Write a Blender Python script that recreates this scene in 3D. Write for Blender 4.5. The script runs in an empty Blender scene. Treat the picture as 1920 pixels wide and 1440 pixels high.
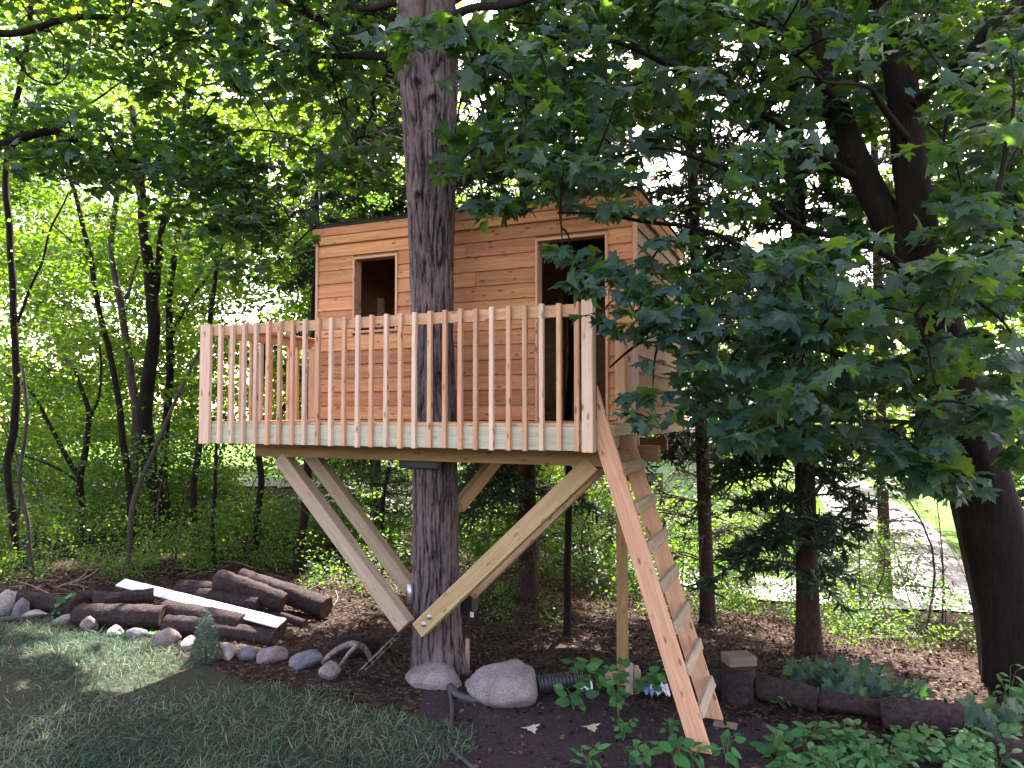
import bpy, bmesh, math, random
import numpy as np
from mathutils import Vector, Matrix, Quaternion
from mathutils import noise as mn

random.seed(7)
RNG = np.random.default_rng(11)
SC = bpy.context.scene
COL = SC.collection
R = math.radians

# ------------------------------------------------------------------ camera
EYE = 2.45
FPX = 1340.0
PITCH = R(2.265)
cam_d = bpy.data.cameras.new('camera')
cam_d.sensor_width = 36.0
cam_d.lens = 36.0 * FPX / 1920.0
cam_d.clip_start = 0.05
cam_d.clip_end = 1000.0
cam = bpy.data.objects.new('camera', cam_d)
cam.location = (0, 0, EYE)
cam.rotation_euler = (R(90) + PITCH, 0, 0)
COL.objects.link(cam)
SC.camera = cam

# ------------------------------------------------------------------ light
SUN_AZ, SUN_EL = R(18), R(56)
world = bpy.data.worlds.new('World')
SC.world = world
world.use_nodes = True
wn = world.node_tree
wn.nodes.clear()
sky = wn.nodes.new('ShaderNodeTexSky')
sky.sky_type = 'NISHITA'
sky.sun_disc = False
sky.sun_elevation = SUN_EL
sky.sun_rotation = SUN_AZ
sky.air_density = 1.0
sky.dust_density = 1.5
sky.ozone_density = 0.5
bgn = wn.nodes.new('ShaderNodeBackground')
bgn.inputs['Strength'].default_value = 0.15
won = wn.nodes.new('ShaderNodeOutputWorld')
wb_ = wn.nodes.new('ShaderNodeMix')            # white balance of a camera set for open shade
wb_.data_type = 'RGBA'; wb_.blend_type = 'MULTIPLY'
wb_.inputs['Factor'].default_value = 1.0
wb_.inputs[7].default_value = (1.38, 1.0, 0.81, 1)
wn.links.new(sky.outputs[0], wb_.inputs[6])
wn.links.new(wb_.outputs[2], bgn.inputs[0])
wn.links.new(bgn.outputs[0], won.inputs[0])
sun_d = bpy.data.lights.new('sun', 'SUN')
sun_d.energy = 4.8
sun_d.angle = R(0.53)
sun_d.color = (1.0, 0.94, 0.84)
sun = bpy.data.objects.new('sun', sun_d)
SUNV = Vector((math.sin(SUN_AZ) * math.cos(SUN_EL), math.cos(SUN_AZ) * math.cos(SUN_EL), math.sin(SUN_EL)))
sun.rotation_euler = SUNV.to_track_quat('Z', 'Y').to_euler()
sun.location = (6, 20, 25)
COL.objects.link(sun)
SC.view_settings.view_transform = 'Standard'
SC.view_settings.look = 'None'
SC.view_settings.gamma = 1.0
SC.view_settings.use_curve_mapping = False
SC.view_settings.exposure = 3.0

# ------------------------------------------------------------------ ground shape and photo measurements
def g(x, y):
    x = np.asarray(x, float); y = np.asarray(y, float)
    near = 0.13 * np.log1p(np.exp((4.4 - y) * 3.0)) / 3.0 * 1.2
    k = np.interp(x, [-14, -7, -3, 0, 3, 6, 10], [0.03, 0.035, 0.05, 0.09, 0.2, 0.33, 0.36])
    d = np.clip(y - 7.0, 0, None)
    drop = 3.2 * (1 - np.exp(-k * d / 3.2))
    left = 0.045 * np.clip(-x - 1.2, 0, 6)
    bumps = 0.018 * np.sin(x * 2.1 + 0.7 * y) * np.cos(y * 1.7 - 0.4 * x) + 0.01 * np.sin(x * 5.3 + 1.0) * np.sin(y * 4.7)
    return near - drop + left + bumps

def gz(x, y):
    return float(g(x, y))

def ray(px, py):
    dx = (px - 960.0) / FPX; dy = (720.0 - py) / FPX
    return Vector((dx, math.cos(PITCH) - dy * math.sin(PITCH), math.sin(PITCH) + dy * math.cos(PITCH)))

def P(px, py, depth):
    d = ray(px, py)
    return Vector((0, 0, EYE)) + d * (depth / d.y)

def PG(px, py):
    d = ray(px, py)
    t = 2.0
    while t < 120:
        p = Vector((0, 0, EYE)) + d * t
        if p.z <= gz(p.x, p.y):
            return Vector((p.x, p.y, gz(p.x, p.y)))
        t += 0.01 if t < 15 else 0.05
    return Vector((0, 0, EYE)) + d * 40

def lawn_edge(x):
    """far edge of the lawn; the edging stones stand a little beyond it"""
    x = np.asarray(x, float)
    return 6.35 - 0.40 * x - np.interp(x, [-6, -4, -2.3, 0], [0.15, 0.35, 0.85, 0.7])

# ------------------------------------------------------------------ object helpers
def link(o, parent=None):
    COL.objects.link(o)
    if parent is not None:
        o.parent = parent
    return o

def thing(name, label, cat, loc=(0, 0, 0), group=None, rz=0.0):
    o = bpy.data.objects.new(name, None)
    o.empty_display_size = 0.2
    o.location = loc
    o.rotation_euler = (0, 0, rz)
    o['label'] = label
    o['category'] = cat
    if group:
        o['group'] = group
    return link(o)

def tag(o, label=None, cat=None, group=None, kind=None):
    for k, v in (('label', label), ('category', cat), ('group', group), ('kind', kind)):
        if v:
            o[k] = v
    return o

def mk_mesh(name, V, polys, mat=None, smooth=False, attrs=None):
    V = np.asarray(V, dtype=np.float32).reshape(-1, 3)
    me = bpy.data.meshes.new(name)
    if not isinstance(polys, (list, tuple)):
        polys = [polys]
    loops = []; starts = []; off = 0
    for a in polys:
        a = np.asarray(a, dtype=np.int32)
        if a.size == 0:
            continue
        n, k = a.shape
        loops.append(a.ravel())
        starts.append(off + np.arange(n, dtype=np.int32) * k)
        off += n * k
    loops = np.concatenate(loops); starts = np.concatenate(starts)
    me.vertices.add(len(V)); me.vertices.foreach_set('co', V.ravel())
    me.loops.add(len(loops)); me.loops.foreach_set('vertex_index', loops)
    me.polygons.add(len(starts)); me.polygons.foreach_set('loop_start', starts)
    if smooth:
        me.polygons.foreach_set('use_smooth', np.ones(len(starts), dtype=bool))
    for k, v in (attrs or {}).items():
        v = np.asarray(v, dtype=np.float32)
        if v.ndim == 1:
            me.attributes.new(k, 'FLOAT', 'POINT').data.foreach_set('value', v)
        else:
            c = np.ones((len(v), 4), dtype=np.float32); c[:, :3] = v
            me.attributes.new(k, 'FLOAT_COLOR', 'POINT').data.foreach_set('color', c.ravel())
    me.update(calc_edges=True)
    if mat is not None:
        for m in (mat if isinstance(mat, (list, tuple)) else [mat]):
            me.materials.append(m)
    return me

def obj(name, me, parent=None, loc=None):
    o = bpy.data.objects.new(name, me)
    if loc is not None:
        o.location = loc
    return link(o, parent)

class Geo:
    """collects vertices and faces of several shapes that make ONE mesh"""
    def __init__(s):
        s.v = []; s.f = {}; s.n = 0; s.t = []
    def add(s, V, *polys, tint=None):
        V = np.asarray(V, float).reshape(-1, 3)
        for a in polys:
            a = np.asarray(a, dtype=np.int64)
            if a.size:
                s.f.setdefault(a.shape[1], []).append(a + s.n)
        s.v.append(V); s.n += len(V)
        s.t.append(np.full(len(V), 0.5) if tint is None else np.broadcast_to(np.asarray(tint, float), (len(V),)))
    def mesh(s, name, mat, smooth=False, origin=(0, 0, 0)):
        V = np.concatenate(s.v) - np.asarray(origin, float)
        return mk_mesh(name, V, [np.concatenate(a) for a in s.f.values()], mat, smooth, {'tint': np.concatenate(s.t)})

def catmull(pts, n):
    pts = [np.asarray(p, float) for p in pts]
    if len(pts) == 2:
        return np.array([pts[0] + (pts[1] - pts[0]) * t for t in np.linspace(0, 1, n)])
    p = [2 * pts[0] - pts[1]] + pts + [2 * pts[-1] - pts[-2]]
    out = []
    m = len(pts) - 1
    for u in np.linspace(0, m, n):
        i = min(int(u), m - 1); t = u - i
        a, b, c, d = p[i], p[i + 1], p[i + 2], p[i + 3]
        out.append(0.5 * ((2 * b) + (-a + c) * t + (2 * a - 5 * b + 4 * c - d) * t * t + (-a + 3 * b - 3 * c + d) * t ** 3))
    return np.array(out)

def tube(path, rad, k=8, disp=None, cap=True, tint=0.5, geo=None, twist=0.0):
    """tapered tube along path; disp(angle, i, p) scales the radius"""
    path = np.asarray(path, float); n = len(path)
    rad = np.broadcast_to(np.asarray(rad, float), (n,))
    T = np.gradient(path, axis=0)
    T /= np.linalg.norm(T, axis=1)[:, None] + 1e-9
    ref = np.array([1.0, 0, 0]) if abs(T[0][0]) < 0.9 else np.array([0, 1.0, 0])
    N = ref - T[0] * ref.dot(T[0]); N /= np.linalg.norm(N)
    V = np.zeros((n, k, 3))
    ang = np.linspace(0, 2 * math.pi, k, endpoint=False)
    for i in range(n):
        N = N - T[i] * N.dot(T[i]); N /= np.linalg.norm(N) + 1e-9
        B = np.cross(T[i], N)
        r = np.full(k, rad[i])
        if disp is not None:
            r = r * np.array([disp(a, i, path[i]) for a in ang])
        V[i] = path[i] + (np.cos(ang) * r)[:, None] * N + (np.sin(ang) * r)[:, None] * B
    idx = np.arange(n * k).reshape(n, k)
    a = idx[:-1]; b = idx[1:]
    Q = np.stack([a, np.roll(a, -1, 1), np.roll(b, -1, 1), b], -1).reshape(-1, 4)
    W = V.reshape(-1, 3)
    tris = []
    if cap:
        W = np.concatenate([W, path[[0]], path[[-1]]])
        c0, c1 = n * k, n * k + 1
        for j in range(k):
            tris.append((c0, idx[0, (j + 1) % k], idx[0, j]))
            tris.append((c1, idx[-1, j], idx[-1, (j + 1) % k]))
    gg = geo or Geo()
    if tris:
        gg.add(W, Q, np.array(tris), tint=tint)
    else:
        gg.add(W, Q, tint=tint)
    return gg

def box_bm(L, W, T, bev=0.003):
    bm = bmesh.new()
    bmesh.ops.create_cube(bm, size=1.0)
    bmesh.ops.scale(bm, vec=(L, W, T), verts=bm.verts)
    if bev:
        bmesh.ops.bevel(bm, geom=list(bm.edges), offset=bev, segments=1, affect='EDGES')
    return bm

_boxes = {}
def box_mesh(L, W, T, mat, bev=0.003):
    key = (round(L, 4), round(W, 4), round(T, 4), mat.name, bev)
    if key not in _boxes:
        bm = box_bm(L, W, T, bev)
        me = bpy.data.meshes.new('board')
        bm.to_mesh(me); bm.free()
        me.materials.append(mat)
        _boxes[key] = me
    return _boxes[key]

def board(name, x, y, z, mat, parent, bev=0.003, axis=None):
    """axis-aligned board in the parent's frame, ranges (a,b); local X runs along the longest side"""
    d = [x[1] - x[0], y[1] - y[0], z[1] - z[0]]
    c = Vector(((x[0] + x[1]) / 2, (y[0] + y[1]) / 2, (z[0] + z[1]) / 2))
    ax = axis if axis is not None else max(range(3), key=lambda i: d[i])
    if ax == 0:
        L, W, T, q = d[0], d[1], d[2], Matrix.Identity(3)
    elif ax == 1:
        L, W, T = d[1], d[0], d[2]; q = Matrix(((0, -1, 0), (1, 0, 0), (0, 0, 1)))
    else:
        L, W, T = d[2], d[1], d[0]; q = Matrix(((0, 0, -1), (0, 1, 0), (1, 0, 0)))
    o = obj(name, box_mesh(L, W, T, mat, bev), parent, c)
    o.rotation_euler = q.to_euler()
    return o

def board_between(name, p0, p1, W, T, up, mat, parent, bev=0.004):
    """board from p0 to p1; W measured along 'up' made square to the axis, T across"""
    p0 = Vector(p0); p1 = Vector(p1)
    x = (p1 - p0).normalized()
    z = Vector(up); z = (z - x * z.dot(x)).normalized()
    y = z.cross(x)
    o = obj(name, box_mesh((p1 - p0).length, T, W, mat, bev), parent, (p0 + p1) / 2)
    o.rotation_euler = Matrix((x, y, z)).transposed().to_euler()
    return o

# ------------------------------------------------------------------ materials
def new_mat(name):
    m = bpy.data.materials.new(name)
    m.use_nodes = True
    nt = m.node_tree
    nt.nodes.clear()
    out = nt.nodes.new('ShaderNodeOutputMaterial')
    return m, nt, out

def nd(nt, t, **kw):
    n = nt.nodes.new(t)
    for k, v in kw.items():
        if k.startswith('i_'):
            n.inputs[k[2:].replace('_', ' ')].default_value = v
        else:
            setattr(n, k, v)
    return n

def ramp(nt, stops):
    r = nt.nodes.new('ShaderNodeValToRGB')
    e = r.color_ramp.elements
    while len(e) < len(stops):
        e.new(0.5)
    for k, (p, c) in enumerate(stops):
        e[k].position = p
        e[k].color = (*c, 1.0)
    return r

def mixc(nt, a, b, fac, mode='MIX'):
    m = nt.nodes.new('ShaderNodeMix'); m.data_type = 'RGBA'; m.blend_type = mode
    for sock, v in ((m.inputs['Factor'], fac), (m.inputs[6], a), (m.inputs[7], b)):
        if hasattr(v, 'is_output'):
            nt.links.new(v, sock)
        elif isinstance(v, (tuple, list)):
            sock.default_value = (*v, 1.0)
        else:
            sock.default_value = v
    return m.outputs[2]

def princ(nt, out, color=None, rough=0.7, spec=0.3, bump=None, strength=0.3, dist=0.01, metal=0.0):
    p = nt.nodes.new('ShaderNodeBsdfPrincipled')
    if hasattr(color, 'is_output'):
        nt.links.new(color, p.inputs['Base Color'])
    elif color is not None:
        p.inputs['Base Color'].default_value = (*color, 1)
    p.inputs['Roughness'].default_value = rough
    p.inputs['Specular IOR Level'].default_value = spec
    p.inputs['Metallic'].default_value = metal
    if bump is not None:
        b = nt.nodes.new('ShaderNodeBump')
        b.inputs['Strength'].default_value = strength
        b.inputs['Distance'].default_value = dist
        nt.links.new(bump, b.inputs['Height'])
        nt.links.new(b.outputs[0], p.inputs['Normal'])
    if out is not None:
        nt.links.new(p.outputs[0], out.inputs[0])
    return p

def wood(name, light, dark, knot, var=0.22, hue=0.008, knots=1.0, rough=0.75):
    m, nt, out = new_mat(name)
    L = nt.links.new
    tc = nd(nt, 'ShaderNodeTexCoord'); oi = nd(nt, 'ShaderNodeObjectInfo')
    mul = nd(nt, 'ShaderNodeMath', operation='MULTIPLY'); mul.inputs[1].default_value = 57.0
    L(oi.outputs['Random'], mul.inputs[0])
    add = nd(nt, 'ShaderNodeVectorMath', operation='ADD')
    L(tc.outputs['Object'], add.inputs[0]); L(mul.outputs[0], add.inputs[1])
    # slow waviness that bends the grain
    mp0 = nd(nt, 'ShaderNodeMapping'); mp0.inputs['Scale'].default_value = (1.6, 5, 5)
    L(add.outputs[0], mp0.inputs[0])
    n0 = nd(nt, 'ShaderNodeTexNoise', i_Scale=1.0, i_Detail=2.0)
    L(mp0.outputs[0], n0.inputs['Vector'])
    mp = nd(nt, 'ShaderNodeMapping'); mp.inputs['Scale'].default_value = (0.9, 26, 26)
    L(add.outputs[0], mp.inputs[0])
    wob = nd(nt, 'ShaderNodeVectorMath', operation='MULTIPLY_ADD')
    L(n0.outputs['Color'], wob.inputs[0]); wob.inputs[1].default_value = (0.0, 3.0, 3.0); L(mp.outputs[0], wob.inputs[2])
    n1 = nd(nt, 'ShaderNodeTexNoise', i_Scale=1.0, i_Detail=5.0, i_Roughness=0.62)
    L(wob.outputs[0], n1.inputs['Vector'])
    mp2 = nd(nt, 'ShaderNodeMapping'); mp2.inputs['Scale'].default_value = (4, 190, 190)
    L(add.outputs[0], mp2.inputs[0])
    n2 = nd(nt, 'ShaderNodeTexNoise', i_Scale=1.0, i_Detail=3.0)
    L(mp2.outputs[0], n2.inputs['Vector'])
    r1 = ramp(nt, [(0.3, dark), (0.5, tuple((a + b) / 2 for a, b in zip(light, dark))), (0.68, light)])
    L(n1.outputs[0], r1.inputs[0])
    r2 = ramp(nt, [(0.35, (0.72, 0.70, 0.68)), (0.6, (1, 1, 1))])
    L(n2.outputs[0], r2.inputs[0])
    c = mixc(nt, r1.outputs[0], r2.outputs[0], 0.55, 'MULTIPLY')
    # knots
    mpk = nd(nt, 'ShaderNodeMapping'); mpk.inputs['Scale'].default_value = (6.0, 17, 17)
    L(add.outputs[0], mpk.inputs[0])
    vk = nd(nt, 'ShaderNodeTexVoronoi', i_Scale=1.0); vk.inputs['Randomness'].default_value = 1.0
    L(mpk.outputs[0], vk.inputs['Vector'])
    rk = ramp(nt, [(0.0, (1, 1, 1)), (0.14, (0.8, 0.8, 0.8)), (0.23, (0, 0, 0))])
    L(vk.outputs['Distance'], rk.inputs[0])
    kf = nd(nt, 'ShaderNodeMath', operation='MULTIPLY'); kf.inputs[1].default_value = 0.85 * knots
    nk = nd(nt, 'ShaderNodeTexNoise', i_Scale=3.1); L(add.outputs[0], nk.inputs['Vector'])
    rn = ramp(nt, [(0.40, (0, 0, 0)), (0.50, (1, 1, 1))]); L(nk.outputs[0], rn.inputs[0])
    km = nd(nt, 'ShaderNodeMath', operation='MULTIPLY'); L(rk.outputs[0], km.inputs[0]); L(rn.outputs[0], km.inputs[1])
    L(km.outputs[0], kf.inputs[0])
    c = mixc(nt, c, knot, kf.outputs[0])
    # each board has its own tone
    hs = nd(nt, 'ShaderNodeHueSaturation')
    mr = nd(nt, 'ShaderNodeMapRange'); mr.inputs['To Min'].default_value = 1 - var; mr.inputs['To Max'].default_value = 1 + var
    L(oi.outputs['Random'], mr.inputs[0]); L(mr.outputs[0], hs.inputs['Value'])
    fr = nd(nt, 'ShaderNodeMath', operation='FRACT'); L(mul.outputs[0], fr.inputs[0])
    mh = nd(nt, 'ShaderNodeMapRange'); mh.inputs['To Min'].default_value = 0.5 - hue; mh.inputs['To Max'].default_value = 0.5 + hue
    L(fr.outputs[0], mh.inputs[0]); L(mh.outputs[0], hs.inputs['Hue'])
    L(c, hs.inputs['Color'])
    princ(nt, out, hs.outputs[0], rough, 0.25, n1.outputs[0], 0.25, 0.004)
    return m

M = {}
M['cedar'] = wood('cedar_new', (0.66, 0.40, 0.25), (0.50, 0.265, 0.15), (0.10, 0.04, 0.025), 0.15, 0.007)
M['cedar_pale'] = wood('cedar_sapwood', (0.70, 0.51, 0.39), (0.57, 0.365, 0.26), (0.12, 0.05, 0.03), 0.13, 0.007)
M['siding'] = wood('cedar_siding', (0.60, 0.285, 0.138), (0.40, 0.165, 0.074), (0.07, 0.025, 0.015), 0.20, 0.009)
M['shake'] = wood('cedar_side_siding', (0.47, 0.31, 0.20), (0.33, 0.20, 0.12), (0.14, 0.08, 0.05), 0.18, 0.02)
M['treated'] = wood('treated_pine', (0.56, 0.53, 0.40), (0.42, 0.40, 0.28), (0.20, 0.13, 0.07), 0.08, 0.01, 0.5)
M['brace'] = wood('treated_beam', (0.55, 0.39, 0.215), (0.40, 0.26, 0.135), (0.10, 0.06, 0.03), 0.14, 0.012, 0.8)
M['brace_gray'] = wood('weathered_beam', (0.47, 0.38, 0.27), (0.33, 0.25, 0.17), (0.10, 0.06, 0.04), 0.10, 0.012, 0.6)
M['rung'] = wood('weathered_rung', (0.42, 0.33, 0.24), (0.26, 0.20, 0.15), (0.10, 0.07, 0.05), 0.12, 0.012, 0.7)
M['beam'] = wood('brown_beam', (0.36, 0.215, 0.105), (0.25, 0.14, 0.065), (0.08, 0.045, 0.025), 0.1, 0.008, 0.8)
M['offcut'] = wood('grey_offcut', (0.22, 0.165, 0.135), (0.13, 0.095, 0.08), (0.06, 0.04, 0.03), 0.1, 0.008, 0.5)
M['ply'] = wood('plywood_inside', (0.36, 0.19, 0.105), (0.27, 0.135, 0.07), (0.08, 0.04, 0.03), 0.05, 0.01, 0.2)

def plain(name, col, rough=0.6, spec=0.3, scale=30, amt=0.25, bump=0.0, metal=0.0):
    m, nt, out = new_mat(name)
    tc = nd(nt, 'ShaderNodeTexCoord')
    n = nd(nt, 'ShaderNodeTexNoise', i_Scale=scale, i_Detail=6.0, i_Roughness=0.65)
    nt.links.new(tc.outputs['Object'], n.inputs['Vector'])
    lo = tuple(max(0, c * (1 - amt)) for c in col); hi = tuple(min(1, c * (1 + amt)) for c in col)
    r = ramp(nt, [(0.3, lo), (0.7, hi)])
    nt.links.new(n.outputs[0], r.inputs[0])
    princ(nt, out, r.outputs[0], rough, spec, n.outputs[0] if bump else None, bump, 0.01, metal)
    return m

M['roof'] = plain('asphalt_roofing', (0.035, 0.035, 0.04), 0.9, 0.2, 80, 0.4, 0.4)
M['white'] = plain('white_primed_board', (0.60, 0.62, 0.62), 0.6, 0.3, 12, 0.06)
M['steel'] = plain('galvanised_steel', (0.45, 0.46, 0.50), 0.4, 0.5, 40, 0.15, 0.0, 0.8)
M['black'] = plain('black_plastic', (0.022, 0.022, 0.027), 0.5, 0.4, 20, 0.25)
M['hose'] = plain('grey_rubber', (0.045, 0.042, 0.05), 0.55, 0.3, 25, 0.3)
M['paper'] = plain('white_film', (0.72, 0.74, 0.78), 0.5, 0.3, 8, 0.1)
M['blue_film'] = plain('blue_film', (0.10, 0.17, 0.42), 0.4, 0.4, 8, 0.2)
M['house'] = plain('pale_blue_siding', (0.55, 0.60, 0.66), 0.7, 0.2, 3, 0.06)
M['pane'] = plain('dark_window_glass', (0.05, 0.06, 0.07), 0.1, 0.5, 3, 0.2)
M['asphalt'] = plain('pale_asphalt', (0.30, 0.28, 0.30), 0.9, 0.2, 6, 0.18, 0.2)

def bark(name, dark, light, sx=26, sz=3.2, amount=0.7, rough=0.9):
    m, nt, out = new_mat(name)
    L = nt.links.new
    tc = nd(nt, 'ShaderNodeTexCoord')
    mp = nd(nt, 'ShaderNodeMapping'); mp.inputs['Scale'].default_value = (sx, sx, sz)
    L(tc.outputs['Object'], mp.inputs[0])
    n = nd(nt, 'ShaderNodeTexNoise', i_Scale=1.0, i_Detail=7.0, i_Roughness=0.66, i_Distortion=0.5)
    L(mp.outputs[0], n.inputs['Vector'])
    n2 = nd(nt, 'ShaderNodeTexNoise', i_Scale=2.3, i_Detail=3.0)
    L(tc.outputs['Object'], n2.inputs['Vector'])
    at = nd(nt, 'ShaderNodeAttribute', attribute_name='tint')
    sm = nd(nt, 'ShaderNodeMath', operation='MULTIPLY_ADD'); sm.inputs[1].default_value = 0.55
    L(at.outputs['Fac'], sm.inputs[0])
    L(n.outputs[0], sm.inputs[2])
    r = ramp(nt, [(0.55, dark), (0.78, tuple(0.5 * (a + b) for a, b in zip(dark, light))), (1.0, light)])
    L(sm.outputs[0], r.inputs[0])
    r2 = ramp(nt, [(0.35, (0.75, 0.72, 0.74)), (0.65, (1.1, 1.08, 1.05))])
    L(n2.outputs[0], r2.inputs[0])
    c = mixc(nt, r.outputs[0], r2.outputs[0], 1.0, 'MULTIPLY')
    princ(nt, out, c, rough, 0.15, n.outputs[0], amount, 0.02)
    return m

M['bark'] = bark('maple_bark', (0.012, 0.0075, 0.008), (0.165, 0.128, 0.13), 40, 11, 0.8)
M['bark_dark'] = bark('dark_bark', (0.005, 0.0035, 0.003), (0.022, 0.015, 0.013))
M['bark_grey'] = bark('grey_bark', (0.025, 0.020, 0.017), (0.10, 0.085, 0.075))
M['bark_red'] = bark('spruce_bark', (0.014, 0.008, 0.007), (0.062, 0.038, 0.030), 30, 12)
M['log_bark'] = bark('log_bark', (0.011, 0.007, 0.008), (0.060, 0.041, 0.044), 26, 26, 0.9)
M['log_end'] = plain('cut_log_end', (0.07, 0.04, 0.032), 0.9, 0.1, 30, 0.4)
M['log_end_pale'] = plain('pale_cut_log_end', (0.42, 0.30, 0.20), 0.9, 0.1, 30, 0.25)
M['rot'] = bark('weathered_root_wood', (0.05, 0.035, 0.03), (0.27, 0.22, 0.20), 20, 20, 0.6)

def rock(name, a, b, c):
    m, nt, out = new_mat(name)
    L = nt.links.new
    tc = nd(nt, 'ShaderNodeTexCoord')
    n = nd(nt, 'ShaderNodeTexNoise', i_Scale=5.0, i_Detail=8.0, i_Roughness=0.7)
    L(tc.outputs['Object'], n.inputs['Vector'])
    n2 = nd(nt, 'ShaderNodeTexNoise', i_Scale=110.0, i_Detail=3.0)
    L(tc.outputs['Object'], n2.inputs['Vector'])
    r = ramp(nt, [(0.32, a), (0.5, b), (0.7, c)])
    L(n.outputs[0], r.inputs[0])
    r2 = ramp(nt, [(0.38, (0.55, 0.55, 0.55)), (0.62, (1.25, 1.25, 1.25))])
    L(n2.outputs[0], r2.inputs[0])
    cc = mixc(nt, r.outputs[0], r2.outputs[0], 0.8, 'MULTIPLY')
    princ(nt, out, cc, 0.85, 0.25, n2.outputs[0], 0.5, 0.006)
    return m
M['rock'] = rock('grey_granite', (0.12, 0.10, 0.10), (0.19, 0.163, 0.16), (0.28, 0.25, 0.24))
M['rock_blue'] = rock('blue_grey_stone', (0.08, 0.08, 0.095), (0.125, 0.12, 0.14), (0.18, 0.175, 0.19))
M['rock_pale'] = rock('pale_stone', (0.19, 0.17, 0.165), (0.30, 0.27, 0.26), (0.42, 0.39, 0.37))
M['rock_pink'] = rock('pinkish_stone', (0.13, 0.095, 0.095), (0.19, 0.145, 0.145), (0.27, 0.215, 0.21))

def leaf_mat(name, c0, c1, t0, t1, trans=0.4, rough=0.5, spec=0.35, per_object=False, veins=False):
    """green blade: diffuse and sheen on top, light that comes through it from behind"""
    m, nt, out = new_mat(name)
    L = nt.links.new
    if per_object:
        src = nd(nt, 'ShaderNodeObjectInfo').outputs['Random']
    else:
        src = nd(nt, 'ShaderNodeAttribute', attribute_name='tint').outputs['Fac']
    r0 = ramp(nt, [(0.0, c0), (1.0, c1)]); L(src, r0.inputs[0])
    r1 = ramp(nt, [(0.0, t0), (1.0, t1)]); L(src, r1.inputs[0])
    c0o, c1o = r0.outputs[0], r1.outputs[0]
    if veins:                                # paler veins that fan out from the leaf base
        tc = nd(nt, 'ShaderNodeTexCoord'); sx = nd(nt, 'ShaderNodeSeparateXYZ'); L(tc.outputs['Object'], sx.inputs[0])
        def mth(op, a, b=None):
            q = nd(nt, 'ShaderNodeMath', operation=op)
            for i_, v in enumerate((a, b)):
                if v is None: continue
                if hasattr(v, 'is_output'): L(v, q.inputs[i_])
                else: q.inputs[i_].default_value = v
            return q.outputs[0]
        an = mth('DIVIDE', mth('ARCTAN2', sx.outputs[0], sx.outputs[1]), 0.70)
        df = mth('ABSOLUTE', mth('SUBTRACT', an, mth('ROUND', an)))
        ln = nd(nt, 'ShaderNodeVectorMath', operation='LENGTH'); L(tc.outputs['Object'], ln.inputs[0])
        ds = mth('MULTIPLY', df, mth('MULTIPLY', ln.outputs['Value'], 0.70))
        rv = ramp(nt, [(0.0, (1, 1, 1)), (0.022, (0, 0, 0))]); L(ds, rv.inputs[0])
        nz = nd(nt, 'ShaderNodeTexNoise', i_Scale=5.0, i_Detail=4.0); L(tc.outputs['Object'], nz.inputs['Vector'])
        rz = ramp(nt, [(0.3, (0.7, 0.7, 0.7)), (0.7, (1.25, 1.25, 1.25))]); L(nz.outputs[0], rz.inputs[0])
        c0o = mixc(nt, mixc(nt, c0o, rz.outputs[0], 1.0, 'MULTIPLY'), (0.11, 0.16, 0.08), mth('MULTIPLY', rv.outputs[0], 0.65))
        c1o = mixc(nt, c1o, (0.05, 0.09, 0.01), mth('MULTIPLY', rv.outputs[0], 0.6))
    p = princ(nt, None, c0o, rough, spec)
    tr = nd(nt, 'ShaderNodeBsdfTranslucent'); L(c1o, tr.inputs[0])
    mx = nd(nt, 'ShaderNodeMixShader'); mx.inputs[0].default_value = trans
    L(p.outputs[0], mx.inputs[1]); L(tr.outputs[0], mx.inputs[2]); L(mx.outputs[0], out.inputs[0])
    return m
MAPLE = ((0.009, 0.034, 0.030), (0.024, 0.070, 0.052), (0.06, 0.17, 0.010), (0.20, 0.36, 0.02))
M['maple_leaf'] = leaf_mat('maple_leaf', *MAPLE, trans=0.38)
M['maple_leaf_one'] = leaf_mat('maple_leaf_single', *MAPLE, trans=0.38, per_object=True, veins=True)
M['leaf_mid'] = leaf_mat('woodland_leaf', (0.018, 0.055, 0.014), (0.055, 0.11, 0.022), (0.07, 0.18, 0.006), (0.24, 0.40, 0.018), trans=0.55)
M['leaf_far'] = leaf_mat('sunny_leaf', (0.025, 0.07, 0.014), (0.07, 0.13, 0.025), (0.10, 0.22, 0.008), (0.30, 0.45, 0.025), trans=0.58)
M['needle'] = leaf_mat('spruce_needle', (0.015, 0.04, 0.022), (0.035, 0.065, 0.03), (0.02, 0.05, 0.01), (0.05, 0.08, 0.02), trans=0.25, rough=0.6)
M['weed_leaf'] = leaf_mat('weed_leaf', (0.020, 0.080, 0.026), (0.060, 0.175, 0.045), (0.05, 0.15, 0.02), (0.12, 0.26, 0.04), trans=0.25, spec=0.2, per_object=True)
M['weed_foliage'] = leaf_mat('weed_foliage', (0.03, 0.085, 0.03), (0.075, 0.17, 0.05), (0.05, 0.15, 0.02), (0.12, 0.26, 0.04), trans=0.25)
M['stem'] = plain('green_stem', (0.10, 0.11, 0.04), 0.7, 0.2, 20, 0.3)
M['grass'] = leaf_mat('lawn_grass', (0.018, 0.060, 0.040), (0.20, 0.215, 0.140), (0.03, 0.10, 0.03), (0.17, 0.18, 0.08), trans=0.25, rough=0.6, spec=0.2)
M['litter'] = leaf_mat('dead_leaves', (0.013, 0.0065, 0.0055), (0.115, 0.072, 0.056), (0.03, 0.015, 0.01), (0.10, 0.06, 0.03), trans=0.12, rough=0.85, spec=0.1)
M['twig'] = bark('twig_bark', (0.03, 0.022, 0.018), (0.10, 0.08, 0.065), 60, 20, 0.2)
M['twig_pale'] = bark('pale_twig_bark', (0.14, 0.10, 0.08), (0.36, 0.29, 0.24), 60, 20, 0.2)

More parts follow.
